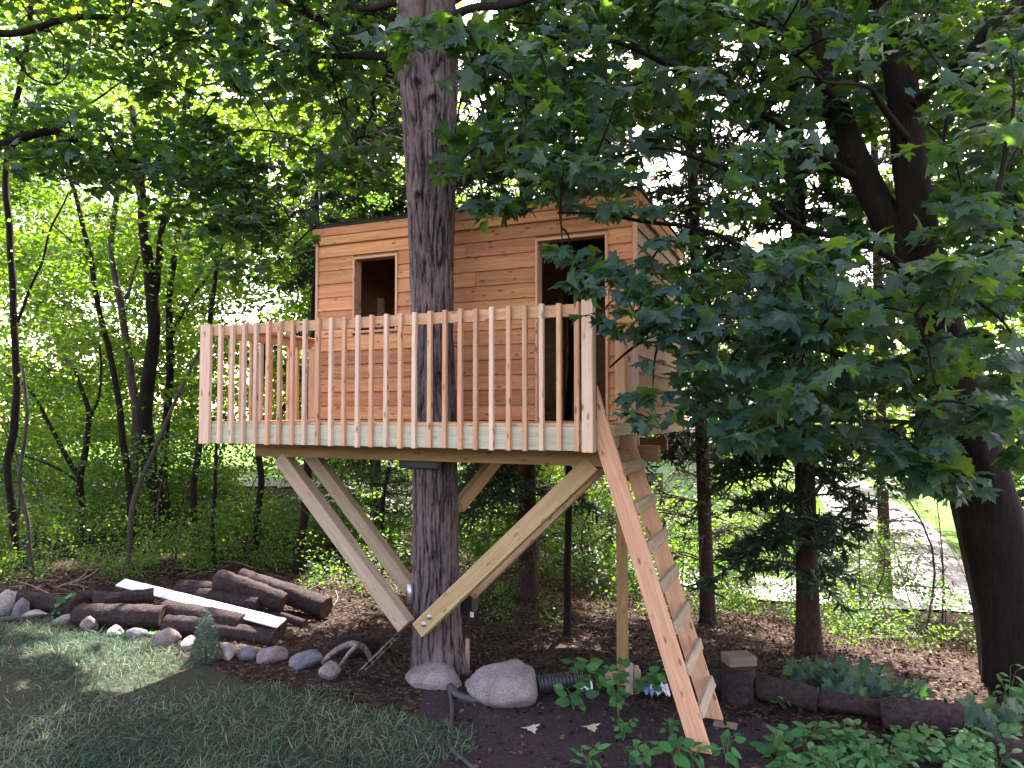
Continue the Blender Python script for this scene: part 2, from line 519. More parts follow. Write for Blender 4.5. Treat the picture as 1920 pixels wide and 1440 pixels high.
def ground_mat():
    m, nt, out = new_mat('ground_cover')
    L = nt.links.new
    tc = nd(nt, 'ShaderNodeTexCoord')
    at = nd(nt, 'ShaderNodeAttribute', attribute_name='cover')
    sep = nd(nt, 'ShaderNodeSeparateColor'); L(at.outputs['Color'], sep.inputs[0])
    nb = nd(nt, 'ShaderNodeTexNoise', i_Scale=2.2, i_Detail=6.0, i_Roughness=0.65); L(tc.outputs['Object'], nb.inputs['Vector'])
    nf = nd(nt, 'ShaderNodeTexNoise', i_Scale=55.0, i_Detail=4.0, i_Roughness=0.7); L(tc.outputs['Object'], nf.inputs['Vector'])
    vo = nd(nt, 'ShaderNodeTexVoronoi', i_Scale=38.0); L(tc.outputs['Object'], vo.inputs['Vector'])
    sepv = nd(nt, 'ShaderNodeSeparateColor'); L(vo.outputs['Color'], sepv.inputs[0])
    forest = ramp(nt, [(0.0, (0.012, 0.007, 0.006)), (0.6, (0.027, 0.016, 0.013)), (0.9, (0.055, 0.036, 0.028)), (1.0, (0.12, 0.085, 0.066))])
    L(sepv.outputs[0], forest.inputs[0])
    soil = ramp(nt, [(0.3, (0.022, 0.014, 0.017)), (0.55, (0.042, 0.027, 0.033)), (0.75, (0.10, 0.075, 0.078))])
    L(nf.outputs[0], soil.inputs[0])
    lawn = ramp(nt, [(0.3, (0.018, 0.018, 0.014)), (0.5, (0.034, 0.036, 0.024)), (0.72, (0.07, 0.068, 0.045))])
    L(nf.outputs[0], lawn.inputs[0])
    meadow = ramp(nt, [(0.3, (0.06, 0.13, 0.025)), (0.7, (0.11, 0.20, 0.04))])
    L(nb.outputs[0], meadow.inputs[0])
    def soft(ch, w=0.35):
        a = nd(nt, 'ShaderNodeMath', operation='MULTIPLY_ADD'); a.inputs[1].default_value = w
        s = nd(nt, 'ShaderNodeMath', operation='SUBTRACT'); L(nb.outputs[0], s.inputs[0]); s.inputs[1].default_value = 0.5
        L(s.outputs[0], a.inputs[0]); L(sep.outputs[ch], a.inputs[2])
        r = ramp(nt, [(0.42, (0, 0, 0)), (0.58, (1, 1, 1))]); L(a.outputs[0], r.inputs[0])
        return r.outputs[0]
    c = mixc(nt, forest.outputs[0], soil.outputs[0], soft(2))
    c = mixc(nt, c, lawn.outputs[0], soft(0, 0.7))
    c = mixc(nt, c, meadow.outputs[0], soft(1))
    princ(nt, out, c, 0.95, 0.1, nf.outputs[0], 0.6, 0.03)
    return m
M['ground'] = ground_mat()
# ------------------------------------------------------------------ ground, road
def build_ground():
    def axis(lo, hi, fine_lo, fine_hi, step):
        a = list(np.arange(fine_lo, fine_hi, step))
        s = step; p = fine_hi
        while p < hi:
            a.append(p); s *= 1.18; p += s
        a.append(hi)
        s = step; p = fine_lo - step
        b = []
        while p > lo:
            b.append(p); s *= 1.18; p -= s
        b.append(lo)
        return np.array(b[::-1] + a)
    xs = axis(-260, 260, -9, 9, 0.09); ys = axis(-60, 420, 2.5, 15, 0.09)
    X, Y = np.meshgrid(xs, ys)
    Z = g(X, Y)
    Z += np.where((Y > 6.5) & (Y < 40), 0.02 * np.sin(X * 7.1) * np.sin(Y * 6.3), 0)
    lawn = np.zeros_like(X); meadow = np.zeros_like(X); soil = np.zeros_like(X)
    edge = 6.35 - 0.40 * X           # line of edging stones, parallel to the house front
    lawn += (X < -0.55) * 1.0
    lawn *= np.clip((lawn_edge(X) - Y) / 0.4 + 0.5, 0, 1)
    lawn = np.where(Y < 4.0, 1.0 * (X < 3), lawn)
    soil += ((X > -0.8) & (Y < edge + 0.3) & (Y > 3.6)) * 1.0
    meadow += np.clip((Y - 17) / 2.0, 0, 1) * (X > 2) + np.clip((Y - 26) / 3.0, 0, 1) * (X <= 2)
    meadow = np.clip(meadow, 0, 1)
    idx = np.arange(X.size).reshape(X.shape)
    Q = np.stack([idx[:-1, :-1], idx[:-1, 1:], idx[1:, 1:], idx[1:, :-1]], -1).reshape(-1, 4)
    me = mk_mesh('ground', np.stack([X, Y, Z], -1).reshape(-1, 3), Q, M['ground'], True,
                 {'cover': np.stack([lawn, meadow, soil], -1).reshape(-1, 3)})
    tag(obj('ground', me), kind='structure')
build_ground()

def strip(name, pts, width, mat, lift=0.03, kind='structure'):
    c = catmull(pts, 60)[:, :2]
    t = np.gradient(c, axis=0); t /= np.linalg.norm(t, axis=1)[:, None]
    n = np.stack([-t[:, 1], t[:, 0]], -1)
    V = []
    cols = np.linspace(-1, 1, 9)
    for k in cols:
        p = c + n * (width / 2 * k)
        V.append(np.column_stack([p, g(p[:, 0], p[:, 1]) + lift + 0.05 * (1 - abs(k))]))
    V = np.stack(V, 1); idx = np.arange(V.shape[0] * 9).reshape(-1, 9)
    Q = np.stack([idx[:-1, :-1], idx[1:, :-1], idx[1:, 1:], idx[:-1, 1:]], -1).reshape(-1, 4)
    return tag(obj(name, mk_mesh(name, V.reshape(-1, 3), Q, mat, True)), kind=kind)
strip('road', [(30, 12.5, 0), (18, 15.6, 0), (11.5, 18.2, 0), (7, 19.4, 0), (2, 21, 0), (-6, 24.5, 0)], 4.6, M['asphalt'], 0.05)
strip('side_road', [(11.0, 20.2, 0), (12.2, 23, 0), (14.6, 28, 0), (18.3, 36, 0), (24, 52, 0), (33, 80, 0)], 4.4, M['asphalt'], 0.066)
strip('driveway', [(4, 29.5, 0), (-2, 29.5, 0), (-8, 28.5, 0), (-20, 27, 0), (-40, 24, 0)], 4.2, M['asphalt'], 0.06)

# ------------------------------------------------------------------ tree house
TH = R(-23.0)
T0 = Vector((0.640, 5.43, 0))
tree_house = thing('tree_house', 'cedar sided tree house with slatted railing built round the big maple trunk', 'tree house', (T0.x, T0.y, 0), None, TH)
def tw(s, d, z):
    """tree house frame (s to the left along the front, d to the back, z above eye) -> local"""
    return Vector((-s, d, EYE + z))
def tworld(s, d, z):
    return tree_house.matrix_basis @ tw(s, d, z) if False else Vector((T0.x - s * math.cos(TH) - d * math.sin(TH), T0.y - s * math.sin(TH) + d * math.cos(TH), EYE + z))
H = lambda z: EYE + z
L_DECK = 3.945; D_WALL = 1.258; D_BACK = 3.66; S_WALL = 3.575
Z_DECK = -0.086; Z_RIM0, Z_RIM1 = -0.297, -0.113
Z_HEAD, Z_SILL, Z_TOP = 1.69, 0.867, 2.05

# deck boards (run along the front); the trunk passes through a gap in them
TRUNK_S, TRUNK_D = 1.846, 0.80
k = 0
y = 0.0
while y < D_WALL - 0.02:
    y1 = min(y + 0.137, D_WALL)
    def seg(a, b):
        board('deck_board', (-b, -a), (y + 0.0025, y1 - 0.0025), (H(Z_RIM1) + 0.001, H(Z_DECK)), M['cedar'], tree_house, 0.003)
    if y1 > TRUNK_D - 0.27 and y < TRUNK_D + 0.27:
        seg(-0.005, TRUNK_S - 0.30); seg(TRUNK_S + 0.30, L_DECK + 0.005)
    else:
        seg(-0.005, L_DECK + 0.005)
    y = y1
for y in np.arange(D_WALL + 0.0, 1.70, 0.14):     # short boards beside the house at the left end
    board('deck_board', (-L_DECK - 0.005, -S_WALL - 0.035), (y + 0.0025, y + 0.1375), (H(Z_RIM1) + 0.001, H(Z_DECK)), M['cedar'], tree_house)
# rim joists
board('rim_joist', (-L_DECK, 0), (0.0, 0.038), (H(Z_RIM0), H(Z_RIM1)), M['treated'], tree_house)
board('rim_joist', (-0.038, 0), (0.0385, D_WALL - 0.002), (H(Z_RIM0), H(Z_RIM1)), M['treated'], tree_house)
board('rim_joist', (-L_DECK, -L_DECK + 0.038), (0.0385, 1.70), (H(Z_RIM0), H(Z_RIM1)), M['treated'], tree_house)
for s in (0.45, 0.9, 1.35, 2.3, 2.75, 3.2, 3.55):
    board('joist', (-s - 0.019, -s + 0.019), (0.039, D_BACK - 0.06), (H(Z_RIM0), H(Z_RIM1) - 0.002), M['treated'], tree_house)

# corner posts
board('corner_post', (-0.089, 0.0), (-0.089, -0.001), (H(-0.304), H(0.856)), M['cedar_pale'], tree_house, 0.005)
board('corner_post', (-L_DECK - 0.003, -L_DECK + 0.088), (-0.040, -0.001), (H(-0.306), H(0.852)), M['cedar_pale'], tree_house, 0.004)
board('corner_post', (-L_DECK - 0.041, -L_DECK - 0.004), (-0.040, 0.05), (H(-0.306), H(0.852)), M['cedar_pale'], tree_house, 0.004)
# top rails
board('handrail', (-L_DECK + 0.089, -0.0895), (0.001, 0.039), (H(0.742), H(0.838)), M['cedar'], tree_house, 0.003)
board('handrail', (-L_DECK - 0.0, -L_DECK + 0.038), (0.052, 1.62), (H(0.742), H(0.838)), M['cedar'], tree_house, 0.003)
board('handrail', (-L_DECK + 0.002, -L_DECK + 0.09), (0.05, 1.62), (H(0.8385), H(0.862)), M['cedar'], tree_house, 0.003)
# balusters
def baluster(x, y, z0, z1, mat):
    o = board('baluster', (x - 0.019, x + 0.019), (y - 0.019, y + 0.019), (H(z0), H(z1)), mat, tree_house, 0.004)
    return o
rb = random.Random(5)
for i in range(26):
    s = 0.144 + 0.1435 * i + rb.uniform(-0.004, 0.004)
    baluster(-s, -0.0205, -0.302 + rb.uniform(-0.006, 0.006), 0.848 + rb.uniform(-0.004, 0.004), M['cedar_pale'] if rb.random() < 0.45 else M['cedar'])
for i in range(10):
    d = 0.20 + 0.145 * i
    baluster(-L_DECK - 0.0205, d, -0.302, 0.80, M['cedar_pale'] if rb.random() < 0.4 else M['cedar'])
board('corner_post', (-L_DECK + 0.001, -L_DECK + 0.089), (1.53, 1.618), (H(Z_DECK), H(0.741)), M['cedar_pale'], tree_house, 0.004)
# short rail section between ladder opening and the house corner
board('corner_post', (-0.060, 0.029), (0.78, 0.868), (H(-0.30), H(0.74)), M['cedar'], tree_house, 0.005)
board('handrail', (-0.019, 0.019), (0.869, D_WALL - 0.03), (H(0.63), H(0.72)), M['cedar'], tree_house, 0.003)
for d in (0.95, 1.06, 1.17):
    baluster(0.0395, d, -0.30, 0.72, M['cedar_pale'])

# beams
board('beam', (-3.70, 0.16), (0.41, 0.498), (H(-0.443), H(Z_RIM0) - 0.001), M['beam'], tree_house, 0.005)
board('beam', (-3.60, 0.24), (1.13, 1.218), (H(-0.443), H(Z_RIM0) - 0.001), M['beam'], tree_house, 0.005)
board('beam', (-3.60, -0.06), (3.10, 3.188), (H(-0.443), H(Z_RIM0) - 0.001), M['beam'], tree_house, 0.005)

# knee braces (two pairs) with bolts
def brace(p0, p1, mat, W=0.14, T=0.089, bolts=()):
    b = board_between('knee_brace', tw(*p0), tw(*p1), W, T, (0, 0, 1), mat, tree_house, 0.006)
    x = (tw(*p1) - tw(*p0)).length
    for along, off in bolts:
        gg = Geo()
        tube([(0, 0, 0), (0, 0.004, 0)], [0.024, 0.024], 12, geo=gg)
        tube([(0, 0.004, 0), (0, 0.016, 0)], [0.013, 0.011], 6, geo=gg)
        o = obj('bolt', gg.mesh('bolt', M['steel']), b, (x / 2 - along, T / 2 + 0.0005, off))
        o2 = o.matrix_basis
        # front face of the brace is the local side that looks to the front of the deck
        yl = (b.matrix_basis.to_3x3() @ Vector((0, 1, 0))).y
        if yl > 0:
            o.location.y = -T / 2 - 0.0005
            o.rotation_euler = (math.pi, 0, 0)
    return b
brace((3.40, 0.475, -0.45), (1.945, 0.475, -1.955), M['brace_gray'], 0.145, 0.13)
brace((0.16, 0.470, -0.415), (1.80, 0.470, -1.965), M['brace'], 0.15, 0.125, bolts=((0.10, 0.0), (0.19, 0.012)))
brace((3.54, 1.08, -0.45), (2.27, 1.10, -1.80), M['brace_gray'], 0.145, 0.11)
brace((0.20, 1.10, -0.40), (1.60, 1.10, -1.765), M['brace'])
brace((1.72, 2.10, -0.47), (1.80, 1.22, -0.95), M['brace'])
# steel sleeve beside the trunk, black bracket with white tag, ring under the deck
gg = tube([tw(1.985, 0.60, -1.78), tw(1.985, 0.60, -1.60)], [0.028, 0.028], 14)
obj('steel_sleeve', gg.mesh('steel_sleeve', M['steel']), tree_house)
board('bracket', (-1.68, -1.545), (1.02, 1.16), (H(-1.94), H(-1.80)), M['black'], tree_house, 0.008)
board('tag', (-1.55, -1.515), (0.985, 0.99), (H(-1.965), H(-1.915)), M['paper'], tree_house, 0)
a = np.linspace(0, 2 * math.pi, 17)
ring = np.array([[-2.095 + 0.022 * math.cos(t), 0.40, H(-0.475) + 0.022 * math.sin(t)] for t in a])
obj('eye_ring', tube(ring, 0.009, 8, cap=False).mesh('eye_ring', M['steel'], True), tree_house)
board('blocking', (-2.06, -1.64), (0.50, 0.56), (H(-0.52), H(-0.444)), M['black'], tree_house, 0.01)

# walls as panels with openings
def panel(name, us, zs, holes, place, depth, mat):
    """a slab in the (u, z) plane with rectangular holes; place(u, z, t) -> local point, t = 0 front, 1 back"""
    us = sorted(set(us)); zs = sorted(set(zs))
    def solid(i, j):
        if i < 0 or j < 0 or i >= len(us) - 1 or j >= len(zs) - 1:
            return False
        u = (us[i] + us[i + 1]) / 2; z = (zs[j] + zs[j + 1]) / 2
        return not any(h[0] < u < h[1] and h[2] < z < h[3] for h in holes)
    bm = bmesh.new(); vs = {}
    def v(i, j, t):
        if (i, j, t) not in vs:
            vs[(i, j, t)] = bm.verts.new(place(us[i], zs[j], t * depth))
        return vs[(i, j, t)]
    for i in range(len(us) - 1):
        for j in range(len(zs) - 1):
            if not solid(i, j):
                continue
            bm.faces.new((v(i, j, 0), v(i + 1, j, 0), v(i + 1, j + 1, 0), v(i, j + 1, 0)))
            bm.faces.new((v(i, j + 1, 1), v(i + 1, j + 1, 1), v(i + 1, j, 1), v(i, j, 1)))
            for di, dj, a, b in ((-1, 0, (i, j), (i, j + 1)), (1, 0, (i + 1, j), (i + 1, j + 1)), (0, -1, (i, j), (i + 1, j)), (0, 1, (i, j + 1), (i + 1, j + 1))):
                if not solid(i + di, j + dj):
                    bm.faces.new((v(*a, 0), v(*b, 0), v(*b, 1), v(*a, 1)))
    bmesh.ops.recalc_face_normals(bm, faces=bm.faces)
    me = bpy.data.meshes.new(name); bm.to_mesh(me); bm.free(); me.materials.append(mat)
    return obj(name, me, tree_house)
WIN = (2.565, 3.085, Z_SILL + 0.02, Z_HEAD - 0.02)       # s0, s1, z0, z1 (clear opening)
DOOR = (0.265, 0.945, Z_DECK, Z_HEAD - 0.02)
zb, zt = H(Z_DECK) + 0.001, H(2.0485)
wall_front = panel('wall', [-S_WALL, -WIN[1], -WIN[0], -DOOR[1], -DOOR[0], -0.001], [zb, H(WIN[2]), H(WIN[3]), zt],
      [(-WIN[1], -WIN[0], H(WIN[2]), H(WIN[3])), (-DOOR[1], -DOOR[0], zb - 1, H(DOOR[3]))], lambda u, z, t: Vector((u, D_WALL + t, z)), 0.09, M['ply'])
wall_right = panel('wall', [D_WALL + 0.091, D_BACK - 0.091], [zb, zt], [], lambda u, z, t: Vector((-0.001 - t, u, z)), 0.09, M['ply'])
wall_left = panel('wall', [D_WALL + 0.091, D_BACK - 0.091], [zb, zt], [], lambda u, z, t: Vector((-S_WALL + t, u, z)), 0.09, M['ply'])
wall_back = panel('wall', [-S_WALL, -0.001], [zb, zt], [], lambda u, z, t: Vector((u, D_BACK - t, z)), 0.09, M['ply'])
board('house_floor', (-S_WALL, -0.001), (D_WALL + 0.001, D_BACK), (H(Z_RIM1) + 0.001, H(Z_DECK)), M['ply'], tree_house, 0)
for s in (2.35, 2.80, 3.2, 0.6, 1.5):
    board('stud', (-s - 0.03, -s + 0.03), (D_BACK - 0.13, D_BACK - 0.092), (H(Z_DECK) + 0.002, H(1.55)), M['cedar'], tree_house)

board('stud', (-3.484, -3.395), (2.26, 2.30), (H(Z_DECK) + 0.002, H(1.42)), M['cedar'], tree_house)
# lap siding, one board per run
_sid = {}
def siding(x0, x1, z0, h, place, mat, wallobj):
    """place(): (origin, direction along the wall, outward direction) in the tree house frame"""
    o0, dx, out = place
    L = x1 - x0
    prof = [(0.010, 0), (0.030, 0), (0.0080, h), (0.0, h)]   # (outwards, up)
    V = [(-L / 2, a, b) for a, b in prof] + [(L / 2, a, b) for a, b in prof]
    me = bpy.data.meshes.new('plank')
    F = [(0, 1, 5, 4), (1, 2, 6, 5), (2, 3, 7, 6), (3, 0, 4, 7), (3, 2, 1, 0), (4, 5, 6, 7)]
    me.from_pydata(V, [], F); me.materials.append(mat)
    o = obj('plank', me, wallobj)
    mat3 = Matrix((dx, out, Vector((0, 0, 1)))).transposed()
    o.matrix_basis = Matrix.Translation(o0 + dx * ((x0 + x1) / 2) + Vector((0, 0, H(z0)))) @ mat3.to_4x4()
    return o
EXPO = 0.150
rs = random.Random(3)
front_place = (Vector((0, D_WALL - 0.001, 0)), Vector((-1, 0, 0)), Vector((0, -1, 0)))
nrow = 14
for r in range(nrow):
    z0 = Z_DECK + 0.012 + EXPO * r
    h = EXPO + 0.016
    if z0 + h > 1.97:
        h = 1.97 - z0
    zm0, zm1 = z0 + 0.004, z0 + EXPO
    cuts = [(0.008, S_WALL)]
    def cut(a, b):
        global cuts
        out = []
        for c in cuts:
            if b <= c[0] or a >= c[1]:
                out.append(c)
            else:
                if c[0] < a - 0.02: out.append((c[0], a))
                if b + 0.02 < c[1]: out.append((b, c[1]))
        cuts = out
    if zm1 > Z_SILL + 0.03 and zm0 < Z_HEAD - 0.03:
        cut(WIN[0] - 0.025, WIN[1] + 0.025)
    if zm0 < Z_HEAD - 0.03:
        cut(DOOR[0] - 0.025, DOOR[1] + 0.025)
    for a, b in cuts:
        if b - a > 1.3:                      # long runs have one butt joint
            j = a + (b - a) * rs.uniform(0.35, 0.65)
            siding(a, j - 0.001, z0, h, front_place, M['siding'], wall_front)
            siding(j + 0.001, b, z0, h, front_place, M['siding'], wall_front)
        else:
            siding(a, b, z0, h, front_place, M['siding'], wall_front)
right_place = (Vector((0.0, 0, 0)), Vector((0, 1, 0)), Vector((1, 0, 0)))
left_place = (Vector((-S_WALL - 0.001, 0, 0)), Vector((0, 1, 0)), Vector((-1, 0, 0)))
back_place = (Vector((0, D_BACK + 0.001, 0)), Vector((-1, 0, 0)), Vector((0, 1, 0)))
for r in range(-1, nrow):
    z0 = Z_DECK + 0.012 + EXPO * r
    h = min(EXPO + 0.016, 1.97 - z0)
    siding(D_WALL + 0.022, D_BACK, z0, h, right_place, M['shake'], wall_right)
    if r >= 0:
        siding(D_WALL, D_BACK, z0, h, left_place, M['siding'], wall_left)
        siding(0.005, S_WALL, z0, h, back_place, M['siding'], wall_back)
# corner board, window and door trim
board('corner_trim', (-0.004, 0.034), (D_WALL - 0.039, D_WALL + 0.020), (H(Z_DECK) + 0.002, H(1.86)), M['cedar'], tree_house, 0.003)
board('corner_trim', (-S_WALL - 0.035, -S_WALL - 0.002), (D_WALL - 0.039, D_WALL + 0.06), (H(Z_DECK) + 0.002, H(1.86)), M['cedar'], tree_house, 0.003)
def frame(name, s0, s1, z0, z1, sill):
    f = board(name, (-s1 - 0.025, -s1 + 0.001), (D_WALL - 0.039, D_WALL + 0.092), (H(z0), H(z1)), M['cedar'], tree_house, 0.002)
    g2 = lambda n, x, z: board(n, x, (D_WALL - 0.039, D_WALL + 0.092), z, M['cedar'], tree_house, 0.002)
    g2(name, (-s0 - 0.001, -s0 + 0.025), (H(z0), H(z1)))
    g2(name, (-s1 - 0.025, -s0 + 0.025), (H(z1) + 0.001, H(z1) + 0.026))
    if sill:
        board('window_sill', (-s1 - 0.045, -s0 + 0.045), (D_WALL - 0.05, D_WALL + 0.092), (H(z0) - 0.026, H(z0) - 0.001), M['cedar'], tree_house, 0.003)
frame('window_frame', WIN[0], WIN[1], WIN[2], WIN[3], True)
frame('door_frame', DOOR[0], DOOR[1], DOOR[2] + 0.002, DOOR[3], False)
# fascia (two boards deep) and roof
for (za, zb2, dd) in ((1.862, 1.955, 0.054), (1.957, 2.048, 0.068)):
    board('fascia', (-S_WALL - 0.055, 0.055), (D_WALL - dd, D_WALL - 0.0325), (H(za), H(zb2)), M['siding'], tree_house, 0.003)
    board('fascia', (0.0325, dd), (D_WALL - 0.0315, D_BACK + 0.02), (H(za), H(zb2)), M['siding'], tree_house, 0.003)
    board('fascia', (-S_WALL - dd, -S_WALL - 0.0325), (D_WALL - 0.0315, D_BACK + 0.02), (H(za), H(zb2)), M['siding'], tree_house, 0.003)
roof = board('roof', (-S_WALL - 0.085, 0.085), (D_WALL - 0.085, D_BACK + 0.05), (H(2.05), H(2.072)), M['roof'], tree_house, 0.004)
rsr = random.Random(9)
for i in range(26):                          # ragged front course of roofing
    a = -S_WALL - 0.09 + (S_WALL + 0.18) * i / 26; b = a + (S_WALL + 0.18) / 26 - 0.006
    board('shingle', (a, b), (D_WALL - 0.097 - rsr.uniform(0, 0.012), D_WALL + 0.12), (H(2.0735), H(2.0785 + rsr.uniform(0, 0.004))), M['roof'], tree_house, 0, axis=1)
# support post on its block
post_p = tw(0.135, 1.33, 0)
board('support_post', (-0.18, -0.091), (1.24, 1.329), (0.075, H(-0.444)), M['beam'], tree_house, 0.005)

# ------------------------------------------------------------------ ladder
ladder = thing('ladder', 'cedar ladder with grey weathered rungs leaning on the deck beside the corner post', 'ladder', (T0.x, T0.y, 0), None, TH)
def stringer(y0, y1, ztop, foot_z):
    a = math.atan2(0.775, 2.44)              # lean from the vertical
    w = 0.145
    dz = w / math.sin(a)
    # outline in the (x, z) plane: plumb cut at the deck, level cut at the ground
    run = lambda z, zt: (zt - z) * math.tan(a)
    zu = ztop; zl = ztop - dz
    x1 = run(foot_z, zu); x0 = run(foot_z, zl)
    pts = [(0.002, zl), (0.002, zu), (x1, foot_z), (x0, foot_z)]
    c = np.mean([(p[0], p[1]) for p in pts], axis=0)
    ax = Vector((math.sin(a), 0, -math.cos(a))); up = Vector((math.cos(a), 0, math.sin(a)))
    V = []
    for y in (y0, y1):
        for px_, pz_ in pts:
            d = Vector((px_ - c[0], 0, pz_ - c[1]))
            V.append((d.dot(ax), y - (y0 + y1) / 2, d.dot(up)))
    me = bpy.data.meshes.new('stringer')
    me.from_pydata(V, [], [(0, 1, 2, 3), (7, 6, 5, 4), (0, 4, 5, 1), (1, 5, 6, 2), (2, 6, 7, 3), (3, 7, 4, 0)])
    bm = bmesh.new(); bm.from_mesh(me)
    bmesh.ops.recalc_face_normals(bm, faces=bm.faces)
    bmesh.ops.bevel(bm, geom=list(bm.edges), offset=0.005, segments=1, affect='EDGES')
    bm.to_mesh(me); bm.free()
    me.materials.append(M['cedar'])
    o = obj('stringer', me, ladder, (c[0], (y0 + y1) / 2, H(c[1])))
    o.rotation_euler = Matrix((ax, Vector((0, 1, 0)), up)).transposed().to_euler() if ax.cross(Vector((0, 1, 0))).dot(up) > 0 else Matrix((ax, Vector((0, -1, 0)), up)).transposed().to_euler()
    return a
LA = stringer(0.0, 0.038, 0.205, -2.40)
stringer(0.700, 0.738, 0.15, -2.44)
axl = Vector((math.sin(LA), 0, -math.cos(LA))); upl = Vector((math.cos(LA), 0, math.sin(LA)))
for i in range(8):
    z = -0.145 - 0.285 * i
    # point on the climbing edge of the stringers at this height
    x = (0.205 - z) * math.tan(LA) - 0.006
    c = Vector((x, 0.369, H(z)))
    o = obj('rung', box_mesh(0.660 if i else 0.655, 0.089, 0.042, M['rung'], 0.007), ladder, c)
    tilt = math.radians(rs.uniform(-4, 4))
    o.rotation_euler = (Matrix((Vector((0, 1, 0)), axl, upl * -1)).transposed() @ Matrix.Rotation(tilt, 3, 'X')).to_euler()
board('paper_tag', (0.50, 0.515), (0.0455, 0.047), (H(-1.455), H(-1.41)), M['paper'], ladder, 0)
# ------------------------------------------------------------------ leaves
def fan(outline, centre, bend=(0.25, 0.12), curl=0.0):
    o = np.array([(*centre,)] + list(outline), float)
    z = -bend[0] * o[:, 0] ** 2 - bend[1] * (o[:, 1] - 0.35) ** 2 + curl * o[:, 0] * o[:, 1]
    V = np.column_stack([o, z]); V[0, 2] += 0.015
    n = len(outline)
    F = np.array([(0, 1 + i, 1 + (i + 1) % n) for i in range(n)])
    return V, F
_half = [(0.16, -0.07), (0.34, -0.10), (0.50, -0.04), (0.40, 0.06), (0.42, 0.17), (0.60, 0.25), (0.74, 0.42), (0.55, 0.42), (0.47, 0.50),
         (0.30, 0.46), (0.30, 0.62), (0.37, 0.74), (0.20, 0.76), (0.10, 0.90)]
_maple = [(0.0, 0.0)] + _half + [(0.0, 1.08)] + [(-a, b) for a, b in _half[::-1]]
MAPLE_HI = [fan(_maple, (0, 0.33), b, c) for b, c in (((0.45, 0.30), 0.0), ((0.2, 0.50), 0.2), ((0.75, 0.15), -0.2), ((0.35, 0.65), 0.1), ((-0.25, 0.35), 0.15), ((0.55, -0.2), -0.25))]
_hl = [(0.42, -0.06), (0.36, 0.12), (0.70, 0.40), (0.30, 0.45), (0.34, 0.72)]
_ml = [(0.0, 0.0)] + _hl + [(0.0, 1.05)] + [(-a, b) for a, b in _hl[::-1]]
MAPLE_LO = [fan(_ml, (0, 0.33), b, c) for b, c in (((0.35, 0.18), 0.0), ((0.15, 0.30), 0.12), ((0.5, 0.3), -0.10))]
_oval = [(0, 0), (0.2, 0.12), (0.31, 0.34), (0.29, 0.58), (0.16, 0.84), (0, 1.0), (-0.16, 0.84), (-0.29, 0.58), (-0.31, 0.34), (-0.2, 0.12)]
OVAL = [fan(_oval, (0, 0.45), b, c) for b, c in (((0.8, 0.3), 0.0), ((0.5, 0.5), 0.1), ((1.1, 0.15), -0.1))]
for Vv, _ in OVAL:
    Vv[0, 2] -= 0.06
_lance = [(0, 0), (0.11, 0.15), (0.17, 0.4), (0.12, 0.7), (0, 1.0), (-0.12, 0.7), (-0.17, 0.4), (-0.11, 0.15)]
LANCE = [fan(_lance, (0, 0.42), b, c) for b, c in (((0.8, 0.5), 0.0), ((0.5, 0.8), 0.1))]
KITE = [(np.array([(0, 0, 0), (0.33, 0.45, -0.06), (0, 1.0, -0.08), (-0.33, 0.45, -0.06)], float), np.array([(0, 1, 2), (0, 2, 3)]))]
NEEDLE = [(np.array([(-0.06, 0, 0), (0.06, 0, 0), (0.0, 1.0, -0.1)], float), np.array([(0, 1, 2)]))]

def basis(n, t):
    n = n / (np.linalg.norm(n, axis=1)[:, None] + 1e-9)
    t = t - n * np.sum(n * t, 1)[:, None]
    t = t / (np.linalg.norm(t, axis=1)[:, None] + 1e-9)
    return np.cross(t, n), t, n

def leaves(geo, shapes, pos, nrm, tip, size, tint):
    """writes one leaf per row of pos into geo"""
    if len(pos) == 0:
        return
    x, y, z = basis(np.asarray(nrm, float), np.asarray(tip, float))
    which = RNG.integers(0, len(shapes), len(pos))
    for k, (V, F) in enumerate(shapes):
        s = np.where(which == k)[0]
        if len(s) == 0:
            continue
        S = size[s][:, None, None]
        W = pos[s][:, None, :] + S * (V[None, :, 0:1] * x[s][:, None, :] + V[None, :, 1:2] * y[s][:, None, :] + V[None, :, 2:3] * z[s][:, None, :])
        n = len(V)
        Fa = (F[None] + (np.arange(len(s)) * n)[:, None, None]).reshape(-1, F.shape[1])
        geo.add(W.reshape(-1, 3), Fa, tint=np.repeat(tint[s], n))

# open shafts through which the sun reaches the lawn and the log pile, as gaps in the crowns
SHAFT = [(PG(150, 1212), 0.52), (PG(215, 1252), 0.44), (PG(270, 1285), 0.36), (PG(70, 1375), 0.26), (PG(110, 1330), 0.14), (PG(60, 1190), 0.22),
         (PG(300, 1110), 0.30), (PG(430, 1165), 0.22), (PG(420, 1100), 0.26), (PG(250, 1150), 0.2), (PG(30, 1180), 0.2), (PG(330, 1205), 0.12),
         (PG(270, 1045), 0.45), (PG(345, 1045), 0.40), (PG(120, 1058), 0.35), (PG(430, 1040), 0.3), (PG(1640, 1195), 0.5), (PG(1730, 1215), 0.45), (PG(1560, 1190), 0.35), (PG(1780, 1250), 0.35),
         (PG(1330, 1205), 0.22), (PG(1400, 1215), 0.16), (PG(1450, 1190), 0.25), (PG(40, 1290), 0.14), (PG(190, 1268), 0.2), (PG(120, 1225), 0.22)]
SV = np.array(SUNV)
def sunny(pos):
    keep = np.ones(len(pos), bool)
    for c, r in SHAFT:
        d = pos - np.array(c)
        a = d @ SV
        q = np.linalg.norm(d - a[:, None] * SV, axis=1)
        wob = 0.75 + 0.35 * np.sin(a * 2.3 + c[0] * 5) + 0.25 * np.sin(d[:, 0] * 9)
        keep &= ~((q < r * wob * (1 + 0.02 * a)) & (a > 0.3))
    return keep

